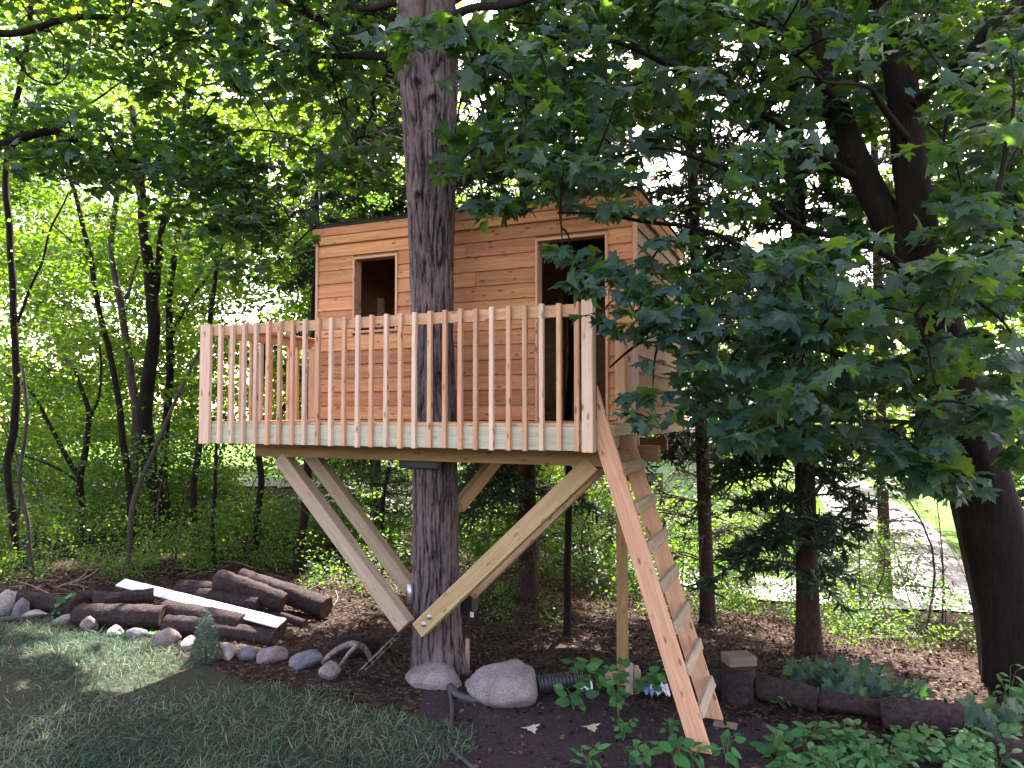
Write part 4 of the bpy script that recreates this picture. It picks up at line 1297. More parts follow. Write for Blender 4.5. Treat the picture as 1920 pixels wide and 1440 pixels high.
small_tree('young_tree', 'straight brown trunk midway between twin trunked tree and the railing', [(360, 1028), (362, 960), (366, 891), (377, 793), (385, 716), (392, 640), (400, 560), (412, 480), (430, 400)], 14, 7, M['bark_dark'], [],
    [([(360, 420), (560, 400), (590, 560), (400, 580)], 34, 0.6, 30, 0.095)])
small_tree('young_tree', 'wispy sapling just left of the deck corner', [(405, 1060), (400, 990), (402, 930), (405, 860), (410, 800), (406, 720)], 9, 4, M['bark_dark'], [],
    [([(340, 620), (430, 600), (420, 900), (350, 900)], 10, 0.35, 22, 0.07)])
small_tree('young_tree', 'dark trunk under the left end of the deck beam', [(485, 1030), (484, 966), (490, 903), (487, 862), (486, 800), (492, 700), (505, 600)], 14, 9, M['bark_dark'])
small_tree('young_tree', 'reddish trunk framed by the left knee braces', [(556, 1078), (560, 1040), (566, 1000), (574, 930), (576, 860), (580, 760), (588, 640), (592, 480), (594, 360)], 18, 9, M['bark_dark'])
small_tree('young_tree', 'thin trunk seen through the gap left of the carrying maple', [(715, 1050), (716, 980), (722, 920), (730, 860), (735, 700)], 9, 6, M['bark_dark'])
small_tree('leaning_tree', 'thick grey trunk leaning left far behind the left saplings', [(150, 760), (117, 640), (80, 575), (40, 500), (0, 430), (-60, 330)], 28, 22, M['bark_grey'])
small_tree('young_tree', 'slim red brown trunk right of the right knee brace', [(1063, 1192), (1064, 1100), (1066, 1000), (1068, 900), (1070, 700), (1072, 480)], 15, 10, M['bark_dark'])

# spruces
def spruce(label, foot, w, top_px, dead_to, height, seed, green=1.0, reach=1.5, lush=1.0):
    b = PG(*foot)
    t = thing('spruce_tree', label, 'tree', b)
    k = b.y / FPX / 2
    head = P(top_px[0], top_px[1], b.y)
    d = (np.array(head) - np.array(b)); d /= d[2]
    path = [np.array(b) + d * z + (0, 0, 0) for z in (-0.15, 0.5, height * 0.3, height * 0.6, height)]
    trunk_part('trunk', path, w * k, w * k * 0.45, t, M['bark_red'], 16, 60, seed, 0.06, 0.5)
    rg = np.random.default_rng(seed)
    gt = Geo(); gn = Geo()
    z = 0.9
    NP, NN, NT, NS, NC = [], [], [], [], []
    while z < height - 0.2:
        L0 = reach * (1 - 0.55 * z / height) * rg.uniform(0.8, 1.1)
        for _ in range(int(rg.integers(4, 7))):
            a = rg.uniform(0, 2 * math.pi)
            L = L0 * rg.uniform(0.55, 1.1)
            o = np.array(b) + d * z
            dr = np.array([math.cos(a), math.sin(a), 0])
            p = catmull([o, o + dr * L * 0.5 + (0, 0, 0.06 * L), o + dr * L + (0, 0, -0.22 * L)], 9)
            tube(p, np.linspace(0.014, 0.004, 9), 4, geo=gt, cap=False)
            dead = z < dead_to
            ns = int(5 * L * (2.2 if dead else 3))
            for s in range(ns):                  # side twigs
                u = rg.uniform(0.25, 1.0); q = p[min(8, int(u * 8))]
                side = np.cross(dr, (0, 0, 1)) * rg.choice([-1, 1])
                e = q + (side * rg.uniform(0.5, 1.0) + dr * rg.uniform(0.2, 0.7) + np.array([0, 0, rg.uniform(-0.8, 0.1)])) * L * 0.28
                m = (q + e) / 2 + rg.normal(size=3) * 0.03
                tube([q, m, e], [0.005, 0.004, 0.002], 3, geo=gt, cap=False)
                if not dead or rg.random() < 0.10:
                    nn = int(16 * (1.4 if z > 0.62 * b.y + 2.4 else green))
                    f = rg.random(nn)[:, None]
                    NP.append(q + (e - q) * f + rg.normal(size=(nn, 3)) * 0.01)
                    NN.append(np.array([0, 0, 1.0]) + rg.normal(size=(nn, 3)) * 0.7)
                    NT.append((e - q) / np.linalg.norm(e - q) + rg.normal(size=(nn, 3)) * 0.6)
                    NS.append(rg.uniform(0.07, 0.14, nn)); NC.append(rg.random(nn))
        z += rg.uniform(0.22, 0.36) / lush
    o = obj('branch', gt.mesh('branch', M['twig'], False, t.location), t); o['kind'] = 'stuff'
    if NP:
        A = [np.concatenate(q) for q in (NP, NN, NT, NS, NC)]
        kk = sunny(A[0]); A = [q[kk] for q in A]
        crown(A, [(np.array([(-0.13, 0, 0), (0.13, 0, 0), (0.10, 1.0, -0.1), (-0.10, 1, -0.1)], float), np.array([(0, 1, 2, 3)]))], t, M['needle'], 'foliage')
    return t
spruce('dark spruce behind the gap between the maple trunk and right brace', (990, 1122), 34, (986, 330), 1.4, 13.5, 21, 1.0, 2.0)
spruce('slender spruce with bare twigs right of the ladder', (1328, 1168), 27, (1298, 300), 2.6, 13.0, 22, 0.8, 2.0)
spruce('stout spruce trunk with ragged dark foliage in front of the road', (1517, 1226), 42, (1495, 300), 0.9, 8.0, 23, 1.0, 1.2)
spruce('tall spruce far behind the left part of the tree house roof', (705, 1015), 22, (700, 330), 2.0, 14.0, 24, 1.6, 2.6)
spruce('bare branched spruce against the bright sky behind the roof', (1140, 1060), 20, (1135, 300), 7.6, 17.0, 25, 0.7, 2.6)
spruce('bare branched spruce against the bright sky behind the leaning maple', (1660, 1120), 22, (1640, 300), 7.0, 16.0, 26, 0.7, 2.6)
spruce('feathery spruce at the right edge behind the dark leaning maple', (1940, 1085), 22, (1935, 300), 1.0, 9.0, 27, 1.0, 1.8)

# ivy and seedlings that hang round the stout spruce trunk
# far woods: one mass nobody could count
# places where the photo looks through to road, lawn and house
GAPS = ((1670, 1850, 1040, 1215), (1690, 1840, 900, 1040), (1590, 1730, 900, 1010), (1190, 1385, 770, 930), (1405, 1480, 1060, 1150), (440, 560, 870, 960))
def mass(name, boxes, mat, size0, flatten=0.6, seed=1, shapes=KITE, face=(0, -0.1, 1.0), jit=0.6):
    rg = np.random.default_rng(seed)
    A = []
    for (x0, x1, y0, y1, d0, d1, n, rad, m) in boxes:
        for _ in range(n):
            dep = rg.uniform(d0, d1)
            qx, qy = rg.uniform(x0, x1), rg.uniform(y0, y1)
            hide = any(a < qx < b and c_ < qy < d_ for a, b, c_, d_ in GAPS)
            c = np.array(P(qx, qy, dep))
            if hide and rg.random() < 0.95:
                continue
            gzc = gz(c[0], c[1])
            if c[2] < gzc + 0.1:
                c[2] = gzc + rg.uniform(0.1, 0.8)
            r = rad * rg.uniform(0.6, 1.4)
            k = int(m * rg.uniform(0.6, 1.4))
            u = rg.normal(size=(k, 3)); u /= np.linalg.norm(u, axis=1)[:, None]
            p = c + u * (r * rg.random((k, 1)) ** 0.4) * np.array([1, 1, flatten])
            p[:, 2] = np.maximum(p[:, 2], g(p[:, 0], p[:, 1]) + 0.05)
            A.append((p, np.array(face) + rg.normal(size=(k, 3)) * jit, rg.normal(size=(k, 3)) + np.array([0, 0, -0.5]),
                      size0 * dep / 20 * rg.uniform(0.6, 1.3, k), np.clip(rg.uniform(0, 1) + rg.normal(size=k) * 0.15, 0, 1)))
    B = [np.concatenate([a[i] for a in A]) for i in range(5)]
    kk = sunny(B[0]); B = [q[kk] for q in B]
    gg = Geo(); leaves(gg, shapes, *B)
    return tag(obj(name, gg.mesh(name, mat, True)), kind='stuff')
mass('woods', [(-150, 760, -60, 520, 17, 34, 250, 1.4, 230), (-150, 800, 420, 820, 16, 30, 190, 1.2, 210),
               (540, 980, 200, 720, 18, 30, 80, 1.2, 200),
               (-250, 900, 700, 880, 26, 42, 80, 1.5, 200)], M['leaf_far'], 0.17, 0.42, 31)
mass('woods', [(850, 1500, 780, 1010, 16, 30, 100, 0.9, 220), (1000, 1700, 600, 860, 26, 44, 90, 1.6, 220), (1700, 2100, 560, 900, 18, 34, 70, 1.3, 220),
               (1840, 2080, 0, 600, 15, 28, 80, 1.3, 220), (1350, 1720, 760, 880, 40, 60, 30, 2.2, 220), (1300, 1500, 430, 640, 30, 44, 16, 1.8, 150)], M['leaf_far'], 0.17, 0.42, 32)
mass('far_woods', [(-200, 820, -60, 420, 34, 48, 84, 2.6, 180), (-200, 900, 400, 860, 32, 46, 95, 2.2, 180), (560, 1000, 200, 800, 32, 44, 40, 2.2, 190),
                   (960, 1980, -80, 300, 26, 42, 26, 2.0, 140), (1000, 1980, 300, 640, 28, 44, 36, 2.0, 150)], M['leaf_far'], 0.19, 0.5, 35)
mass('sapling_leaves', [(-60, 420, 850, 960, 15, 21, 80, 0.7, 130), (-60, 210, 330, 900, 12.5, 17, 62, 0.55, 130), (200, 600, 380, 700, 13.8, 18, 84, 0.6, 140), (180, 420, 640, 900, 13.8, 17, 34, 0.5, 110), (400, 780, 870, 1010, 12, 16, 36, 0.45, 110),
               (620, 760, 330, 470, 12, 16, 14, 0.5, 110), (850, 1140, 860, 1040, 11, 15, 60, 0.5, 120), (1160, 1500, 860, 1080, 11, 15, 44, 0.5, 110)], M['leaf_mid'], 0.125, 0.38, 34)
mass('undergrowth', [(-60, 420, 960, 1060, 10.5, 15, 60, 0.5, 190), (400, 760, 960, 1060, 11.5, 16, 50, 0.5, 170), (-100, 420, 800, 960, 13, 20, 70, 0.7, 220),
               (860, 1320, 960, 1110, 11.5, 17, 70, 0.55, 200), (1320, 1800, 1060, 1180, 11.5, 16, 60, 0.5, 190), (1550, 1820, 980, 1120, 12, 15.5, 30, 0.55, 200),
               (1560, 2000, 1130, 1250, 8.2, 12, 80, 0.30, 120), (1100, 1500, 900, 1080, 13, 18, 50, 0.8, 220), (400, 780, 850, 990, 14, 19, 30, 0.7, 220),
               (0, 420, 1040, 1085, 9.6, 11.5, 30, 0.28, 90), (560, 760, 1060, 1120, 9, 11.5, 18, 0.25, 80), (880, 1320, 1120, 1180, 8.6, 11, 16, 0.22, 70)], M['leaf_mid'], 0.10, 0.75, 33)
# a few thin stems that carry the undergrowth
gs = Geo()
rg = np.random.default_rng(5)
for _ in range(56):
    x = rg.uniform(-60, 1850); d = rg.uniform(10.5, 17)
    p0 = P(x, 773, d); z0 = gz(p0.x, p0.y)
    b = np.array([p0.x, p0.y, z0 - 0.05]); h = rg.uniform(1.2, 3.4)
    tube(catmull([b, b + (rg.normal() * 0.22, 0, h * 0.5), b + (rg.normal() * 0.7, rg.normal() * 0.4, h)], 9), np.linspace(0.017, 0.005, 9) * rg.uniform(0.6, 1.5), 5, geo=gs, cap=False)
tag(obj('undergrowth_stems', gs.mesh('undergrowth_stems', M['twig'], True)), kind='stuff')
# ------------------------------------------------------------------ things on the ground
def rock_mesh(sx, sy, sz, seed, mat, sub=4, rough=0.22, angular=0.0):
    bm = bmesh.new()
    bmesh.ops.create_icosphere(bm, subdivisions=sub, radius=1.0)
    for v in bm.verts:
        d = v.co.normalized()
        q = d * 1.3 + Vector((seed * 5.1, seed * 2.3, 0))
        s = 1 + rough * mn.noise(q) + 0.4 * rough * mn.noise(q * 2.6) + 0.08 * rough * mn.noise(q * 9)
        p = d * s
        if angular:
            for k in range(13):
                nn = Vector((mn.noise(Vector((k * 3.7, seed, 1.1))), mn.noise(Vector((k * 3.7, seed, 7.7))), mn.noise(Vector((k * 3.7, seed, 13.3))))).normalized()
                lim = 0.66 + 0.3 * abs(mn.noise(Vector((k, seed * 1.7, 3.3))))
                dd = p.dot(nn)
                if dd > lim:
                    p = p - nn * (dd - lim) * angular
        p.z = max(p.z, -0.55)
        v.co = Vector((p.x * sx, p.y * sy, p.z * sz))
    me = bpy.data.meshes.new('rock'); bm.to_mesh(me); bm.free()
    me.polygons.foreach_set('use_smooth', [True] * len(me.polygons))
    me.materials.append(mat)
    return me
def rock_at(name, label, px, py, w, h, mat, seed, depth_scale=0.8, angular=0.0, rough=0.22, group=None, rz=0.0, sink=0.12, dy=0.0):
    """(px, py): middle of the foot of the stone in the view, w and h its size there"""
    b = PG(px, py)
    k = b.y / FPX
    sx, sz = w * k / 2, h * k / 1.45
    o = obj(name, rock_mesh(sx, sx * depth_scale, sz, seed, mat, 4, rough, angular))
    o.location = b + Vector((0, sx * depth_scale * 0.6, sz * (0.55 - sink)))
    o.rotation_euler = (0, 0, rz)
    tag(o, label, 'rock' if name == 'rock' else 'boulder', group)
    return o
rock_at('boulder', 'large rounded grey granite boulder lying right of the carrying maple', 945, 1324, 158, 66, M['rock'], 3, 0.75, 0.75, 0.2, rz=-0.35)
rock_at('boulder', 'low flat purplish grey boulder against the foot of the carrying maple', 812, 1290, 116, 36, M['rock'], 9, 0.7, 0.6, 0.25, rz=-0.4, sink=0.2)
EDGE = 'stones edging the lawn'
for (lab, px, py, w, h, mat, seed, ang) in (
    ('pale upright stone at the far left end of the edging row', 4, 1152, 44, 46, M['rock_pale'], 11, 0.8),
    ('dark blue grey stone behind the black pipe at the left end', 34, 1160, 44, 34, M['rock_blue'], 12, 0.7),
    ('broad pinkish stone left of the small green weed', 68, 1146, 44, 26, M['rock_pink'], 13, 0.8),
    ('low pale stone under the black pipe', 56, 1162, 46, 16, M['rock_pale'], 14, 0.5),
    ('flat grey stone just right of the black pipe end', 116, 1172, 46, 16, M['rock'], 15, 0.5),
    ('plump pinkish grey stone in front of the front log', 163, 1184, 50, 30, M['rock_pink'], 16, 0.5),
    ('small whitish stone lying in the sunny patch', 212, 1192, 36, 16, M['rock_pale'], 17, 0.4),
    ('low bluish stone right of the sunny patch', 250, 1200, 40, 22, M['rock_blue'], 18, 0.4),
    ('rounded mauve stone second left of the dwarf conifer', 307, 1212, 52, 30, M['rock_pink'], 19, 0.5),
    ('white angular stone touching the dwarf conifer from the left', 347, 1222, 36, 28, M['rock_pale'], 20, 0.9),
    ('pale craggy stone touching the dwarf conifer from the right', 424, 1236, 38, 32, M['rock_pale'], 21, 0.8),
    ('bluish stone right of the pale craggy stone', 462, 1238, 46, 22, M['rock_blue'], 22, 0.5),
    ('pinkish pointed stone in the middle of the edging row', 506, 1244, 60, 30, M['rock_pink'], 23, 0.9),
    ('wide flat blue grey stone near the right end of the edging row', 568, 1252, 76, 26, M['rock_blue'], 24, 0.5),
    ('leaning brownish slab stone at the right end of the edging row', 612, 1272, 56, 26, M['rock_pink'], 25, 0.9)):
    rock_at('rock', lab, px, py, w, h, mat, seed, 0.75, ang, 0.24, EDGE, rz=seed * 0.7)

# logs
def log(label, a, b, w, mat=None, end=None, lift=0.0, seed=1, w2=None, group='logs in the pile', taper=True):
    """a, b: ends of the axis in the view, (x, y, height above the ground under it)"""
    def pt(q):
        p = PG(q[0], q[1])
        # point of the view at height q[2] over the ground
        d = ray(q[0], q[1]); t = 1.0
        while t < 40:
            s = Vector((0, 0, EYE)) + d * t
            if s.z <= gz(s.x, s.y) + q[2]:
                return s
            t += 0.01
        return p
    p0, p1 = pt(a), pt(b)
    k = (p0.y + p1.y) / 2 / FPX
    r = w * k / 2; r2 = (w2 or w) * k / 2
    o = thing('log', label, 'log', p0, group)
    n = 60; kk = 30
    c = wobble(catmull([np.array(p0), (np.array(p0) + np.array(p1)) / 2 + np.array([0, 0, 0.01]), np.array(p1)], n), 0.03, seed, 1.2)
    rad = np.linspace(r, r2, n) * (1 + 0.03 * np.sin(np.arange(n) * 0.4 + seed))
    bd = bark_disp(seed, 0.10, 2.4, 2.0)
    gg = tube(c, rad, kk, disp=lambda a, i, p: bd(a, i, p) + 0.05 * mn.noise(Vector((math.cos(a) * 6, math.sin(a) * 6, i * 0.7 + seed))), cap=False)
    obj('bark', gg.mesh('bark', mat or M['log_bark'], True, p0), o)
    # the two sawn ends
    for (q, q2, rr) in ((c[0], c[1], rad[0]), (c[-1], c[-2], rad[-1])):
        ax = q - q2; ax /= np.linalg.norm(ax)
        u = np.cross(ax, (0, 0, 1.0)); u /= np.linalg.norm(u); v = np.cross(u, ax)
        t = np.linspace(0, 2 * math.pi, 22, endpoint=False)
        V = [q + ax * -0.004] + [q - ax * 0.004 + rr * 0.985 * (1 + 0.04 * math.sin(3 * s + seed)) * (u * math.cos(s) + v * math.sin(s)) for s in t]
        F = [(0, 1 + i, 1 + (i + 1) % 22) for i in range(22)]
        obj('cut_end', mk_mesh('cut_end', np.array(V) - np.array(p0), np.array(F), end or M['log_end']), o)
    return o
log('long brown log lying along the back at the far left', (8, 1120, .14), (140, 1140, .10), 34, seed=1)
log('short log continuing the far left log', (138, 1130, .12), (152, 1136, .1), 30, seed=2)
log('long front log behind the edging stones left of the dwarf conifer', (150, 1152, .13), (305, 1158, .13), 40, seed=3)
log('narrow log lying on top of the long front log', (175, 1130, .22), (288, 1116, .26), 20, seed=4, w2=26)
log('thin dark log just left of the upper end of the white board', (130, 1118, .16), (230, 1122, .16), 20, seed=5)
log('log under the middle of the white board', (310, 1142, .18), (455, 1170, .14), 34, seed=6)
log('log just behind the dwarf conifer', (310, 1170, .09), (400, 1178, .08), 34, seed=7)
log('dark log carrying the lower end of the white board', (360, 1155, .14), (530, 1176, .10), 34, seed=8)
log('lowest log in front under the lower end of the white board', (402, 1182, .07), (516, 1196, .06), 30, seed=9)
log('upper reddish log behind the white board', (335, 1104, .25), (445, 1112, .25), 34, seed=10)
log('reddish log in the middle just above the white board', (375, 1120, .2), (484, 1136, .18), 36, seed=11)
log('topmost log slanting down to the right', (412, 1085, .42), (530, 1130, .22), 36, seed=12)
log('grey backmost log beside the topmost log', (450, 1085, .3), (610, 1140, .14), 38, seed=13)
log('small round stick of wood between the big logs and the bed', (500, 1148, .07), (572, 1170, .05), 15, seed=14)
# landscape logs and the upright stump at the right
log('dark edging log behind the upright stump', (1262, 1275, .10), (1372, 1280, .08), 40, seed=21, group='logs edging the bed at the right')
log('purplish edging log right of the upright stump', (1422, 1290, .10), (1535, 1316, .08), 44, seed=22, group='logs edging the bed at the right')
log('large dark edging log beyond the bright weeds', (1655, 1338, .10), (1800, 1352, .10), 58, seed=23, group='logs edging the bed at the right')
log('greyish edging log cut off by the right frame edge', (1860, 1408, .08), (1960, 1420, .08), 44, seed=24, group='logs edging the bed at the right')
log('short log piece under the drooping seedlings', (1535, 1312, .08), (1660, 1332, .08), 34, seed=25, group='logs edging the bed at the right')

def round_block(name, label, cat, px, py, w, h, mat_side, mat_top, seed, top_tilt=0.0):
    b = PG(px, py); k = b.y / FPX
    r, hh = w * k / 2, h * k
    o = thing(name, label, cat, b + Vector((0, r, 0)))
    n = 14
    path = [(0, 0, -0.04 + (hh + 0.04) * i / (n - 1)) for i in range(n)]
    gg = tube(path, np.linspace(r * 1.04, r * 0.97, n), 28, disp=bark_disp(seed, 0.06, 2.2, 1.5), cap=False)
    obj('bark', gg.mesh('bark', mat_side, True), o)
    t = np.linspace(0, 2 * math.pi, 28, endpoint=False)
    f = bark_disp(seed, 0.06, 2.2, 1.5)
    V = [(0, 0, hh + 0.004)] + [(r * 0.97 * f(s, 0, (0, 0, hh)) * math.cos(s), r * 0.97 * f(s, 0, (0, 0, hh)) * math.sin(s), hh - 0.001) for s in t]
    obj('cut_end', mk_mesh('cut_end', V, np.array([(0, 1 + i, 1 + (i + 1) % 28) for i in range(28)]), mat_top), o)
    return o, b, r, hh
st, b, r, hh = round_block('stump', 'upright log stump topped by a grey wood offcut, right of the ladder', 'stump', 1394, 1322, 62, 62, M['log_bark'], M['log_end'], 31)
o = board('wood_block', (-0.125, 0.125), (-0.09, 0.09), (0, 0.085), M['offcut'], None, 0.008)
o.location += b + Vector((0.01, r, hh + 0.006)); o.rotation_euler = (0, 0, 0.15)
tag(o, 'grey rectangular wood offcut lying on the upright stump', 'wood block')
o = board('foundation_block', (-0.14, 0.14), (-0.13, 0.13), (-0.12, 0.075), M['log_end_pale'], None, 0.012)
pw = tree_house.location + Matrix.Rotation(TH, 3, 'Z') @ Vector((-0.135, 1.285, 0))
o.location = Vector((pw.x, pw.y, -0.0235)); o.rotation_euler = (0, 0, TH)
tag(o, 'square brownish block under the foot of the support post', 'block')
for i, (px, py, w, h, lab) in enumerate(((1180, 1302, 13, 56, 'taller'), (1192, 1300, 11, 50, 'shorter'))):
    b = PG(px, py); k = b.y / FPX
    o = board('wooden_stake', (-w * k / 2, w * k / 2), (-0.02, 0.02), (-0.1, h * k), M['rung'], None, 0.004)
    o.location += b; o.rotation_euler.z += 0.3
    tag(o, lab + ' split wooden stake in the ground beside the support post foot', 'stake')
b = PG(873, 1276); k = b.y / FPX
o = board('wooden_stake', (-0.02, 0.02), (-0.012, 0.012), (-0.1, 0.30), M['rung'], None, 0.004)
o.location += b + Vector((0.0, 0.25, 0))
tag(o, 'narrow wooden stake standing close at the right side of the maple foot', 'stake')

# white board on the logs
wb = thing('white_board', 'long white painted board lying slanted across the log pile', 'board', P(375, 1130, 8.2))
a_, b_ = P(226, 1092, 9.0), P(528, 1169, 7.55)
oo = board_between('plank', Vector(a_) - wb.location, Vector(b_) - wb.location, 0.02, 0.14, (0, 0, 1), M['white'], wb, 0.003)
oo.rotation_euler.rotate_axis('X', R(24))

# weathered root and bark slab left of the maple
rt = thing('tree_root', 'weathered arching root with a dark brown mound under it left of the maple foot', 'root', PG(655, 1236))
for pts, d0, r0, r1, sd in (([(604, 1244), (622, 1226), (640, 1214), (660, 1208), (672, 1210)], 6.9, 0.020, 0.036, 3), ([(660, 1208), (678, 1212), (692, 1226), (700, 1246)], 6.9, 0.034, 0.018, 5),
        ([(668, 1210), (655, 1222), (643, 1238), (632, 1252)], 6.85, 0.022, 0.012, 9)):
    p = pxpath(pts, d0)
    gg = limb(p, r0, r1, 12, 30, sd, amt=0.05, disp=bark_disp(sd, 0.3, 2.0, 5.0))
    obj('root_arm', gg.mesh('root_arm', M['rot'], True, rt.location), rt)
o = obj('mound', rock_mesh(0.24, 0.17, 0.11, 41, M['log_bark'], 4, 0.35), rt, (0.02, 0.16, 0.04))
bs = thing('bark_slab', 'long splintered bark slab leaning from the lawn edge up to the maple trunk', 'bark', P(674, 1262, 6.6))
n = 40; t = np.linspace(0, 1, n); e = np.array(P(746, 1190, 6.78) - bs.location)
V = []
for k in range(9):
    u = (k - 4) / 4
    for i_ in range(n):
        c = e * t[i_]
        w = 0.052 * (1 - 0.25 * t[i_]) + 0.014 * mn.noise(Vector((t[i_] * 7, k * 0.8, 2)))
        V.append(c + np.array([0.62, -0.45, 0.62]) * 0.9 * w * u + np.array([-0.2, -0.8, 0.5]) * (0.03 * (1 - u * u) + 0.016 * mn.noise(Vector((t[i_] * 14, u * 3, 5)))) + np.array([0, 0, 0.01]))
idx = np.arange(9 * n).reshape(9, n)
Q = np.stack([idx[:-1, :-1], idx[:-1, 1:], idx[1:, 1:], idx[1:, :-1]], -1).reshape(-1, 4)
V2 = [v + np.array([0.02, 0.04, -0.03]) for v in V]
idb = idx + 9 * n
rim = [(idx[0, i_], idx[0, i_ + 1], idb[0, i_ + 1], idb[0, i_]) for i_ in range(n - 1)] + [(idx[8, i_ + 1], idx[8, i_], idb[8, i_], idb[8, i_ + 1]) for i_ in range(n - 1)] + \
      [(idx[k + 1, 0], idx[k, 0], idb[k, 0], idb[k + 1, 0]) for k in range(8)] + [(idx[k, -1], idx[k + 1, -1], idb[k + 1, -1], idb[k, -1]) for k in range(8)]
obj('wood', mk_mesh('wood', V + V2, [np.concatenate([Q, (Q + 9 * n)[:, ::-1], np.array(rim)])], M['rot'], False, {'tint': RNG.random(18 * n)}), bs)

# brush: thin dead sticks over the bed
gs = Geo(); rg = np.random.default_rng(8)
def stick_thing(px, py, length, seed, label):
    b = PG(px, py)
    a = rg.uniform(0, math.pi)
    t = thing('stick', label, 'stick', b, 'dead sticks on the ground')
    p = catmull([np.array(b) + (0, 0, 0.02), np.array(b) + (length * 0.5 * math.cos(a), length * 0.3 * math.sin(a), 0.05 + length * 0.1), np.array(b) + (length * math.cos(a + 0.2), length * 0.6 * math.sin(a), 0.03 + length * rg.uniform(0.05, 0.5))], 12)
    obj('wood', tube(p, np.linspace(0.010, 0.003, 12), 6).mesh('wood', M['twig_pale'], True, b), t)
for i, (px, py, l) in enumerate(((105, 1105, .9), (130, 1098, .8), (95, 1118, .6), (615, 1150, .7), (640, 1145, .6), (600, 1120, .9), (628, 1165, .5), (560, 1148, .6), (575, 1110, .8), (520, 1075, .8), (480, 1070, .7), (650, 1110, .7))):
    stick_thing(px, py, l, i, 'thin dead stick lying on the brown forest floor near the log pile')
for _ in range(190):
    x = rg.uniform(40, 760); y = rg.uniform(1040, 1150)
    b = np.array(PG(x, y)); a = rg.uniform(0, 2 * math.pi); l = rg.uniform(0.15, 0.6)
    p = [b + (0, 0, 0.01), b + (0.5 * l * math.cos(a), 0.5 * l * math.sin(a), 0.06 * rg.random()), b + (l * math.cos(a + .3), l * math.sin(a + .3), rg.uniform(0, .25) * l)]
    tube(p, [0.005, 0.004, 0.002], 4, geo=gs, cap=False)
tag(obj('fallen_twigs', gs.mesh('fallen_twigs', M['twig_pale'])), kind='stuff')

# pipes and hoses
def hose(name, label, cat, pts, r, mat, lift=None, flat=1.0, k=10):
    p = [np.array(PG(*q)) + (0, 0, (r * flat if lift is None else lift)) for q in pts]
    o = obj(name, tube(catmull(p, 60), r, k).mesh(name, mat, True, p[0]), None, p[0])
    if flat != 1.0:
        pass
    return tag(o, label, cat)
hose('black_pipe', 'black plastic pipe lying along the lawn edge at the far left', 'pipe', [(-20, 1170), (40, 1166), (90, 1160), (122, 1156), (150, 1164)], 0.032, M['black'])
hose('garden_hose', 'dark grey hose curving from the maple boulders to the lower frame edge', 'hose', [(842, 1292), (848, 1330), (845, 1370), (843, 1395), (850, 1412), (868, 1428), (900, 1452)], 0.017, M['hose'], 0.012)
hose('cable', 'thin black cable trailing over the lawn left of the hose', 'cable', [(676, 1330), (668, 1355), (655, 1385), (648, 1420), (646, 1450)], 0.006, M['black'], 0.008)
o = hose('drain_hose', 'flat grey drain hose bending round the foot of the maple boulders', 'hose', [(838, 1282), (856, 1306), (880, 1316), (912, 1320)], 0.035, M['hose'], 0.02)
# corrugated pipe end beside the big boulder
b = PG(1042, 1314) + Vector((0, 0.12, 0))
cp = thing('corrugated_pipe', 'short dark corrugated drain pipe with pale rim beside the granite boulder', 'pipe', b)
pth = [(-0.16 + 0.32 * i / 40, 0.10 * i / 40, 0.085) for i in range(41)]
obj('pipe', tube(pth, [0.075 + 0.007 * math.sin(i * 1.57) for i in range(41)], 20, cap=False).mesh('pipe', M['black'], True), cp)
obj('rim', tube([(0.16, 0.10, 0.085), (0.172, 0.104, 0.085)], [0.088, 0.088], 20).mesh('rim', M['hose'], True), cp)
# crumpled film litter
def film(label, px, py, w, seed, mats):
    b = PG(px, py)
    t = thing('plastic_wrapper', label, 'wrapper', b + Vector((0, 0.05, 0)))
    for j, m in enumerate(mats):
        bm = bmesh.new()
        bmesh.ops.create_grid(bm, x_segments=12, y_segments=8, size=1.0)
        for v in bm.verts:
            q = v.co * 1.8 + Vector((seed + j * 4.0, 0, 0))
            v.co = Vector((v.co.x * w * 0.5 + j * 0.05, v.co.y * w * 0.3 + 0.05 * mn.noise(q), 0.03 + 0.055 * abs(mn.noise(q * 1.7)) + 0.05 * (1 + mn.noise(q))))
        me = bpy.data.meshes.new('film'); bm.to_mesh(me); bm.free(); me.materials.append(m)
        obj('film', me, t)
film('crumpled white and blue plastic wrapper among the plants left of the ladder', 1228, 1318, 0.16, 1, (M['blue_film'], M['paper']))
film('scrap of bluish film beside the plants right of the boulder', 1098, 1312, 0.13, 4, (M['paper'],))
pb = PG(1362, 1366)
o = board('flat_offcut', (-0.09, 0.09), (-0.05, 0.05), (0.0, 0.018), M['offcut'], None, 0.003)
o.location += pb + Vector((0, 0.03, 0.004)); o.rotation_euler.z = -0.4
tag(o, 'small flat wood offcut on the soil under the rear ladder rail', 'offcut')

# dwarf conifer
b = PG(386, 1238)
dc = thing('dwarf_conifer', 'small cone shaped dwarf conifer growing in front of the log pile', 'conifer', b)
obj('stem', tube([(0, 0, -0.03), (0.0, 0, 0.3)], [0.012, 0.005], 6).mesh('stem', M['twig'], True), dc)
n = 5200; rg = np.random.default_rng(12)
hgt = 0.50
zz = hgt * (1 - np.sqrt(rg.random(n))) ; a = rg.uniform(0, 2 * math.pi, n)
lump = np.array([1 + 0.25 * mn.noise(Vector((math.cos(q) * 2, math.sin(q) * 2, z_ * 9))) for q, z_ in zip(a, zz)])
rr = 0.155 * (1 - zz / hgt) ** 0.8 * lump * rg.random(n) ** 0.3
pos = np.column_stack([rr * np.cos(a), rr * np.sin(a), zz]) + np.array(b)
tipd = np.column_stack([np.cos(a), np.sin(a), np.full(n, 0.9)]) + rg.normal(size=(n, 3)) * 0.35
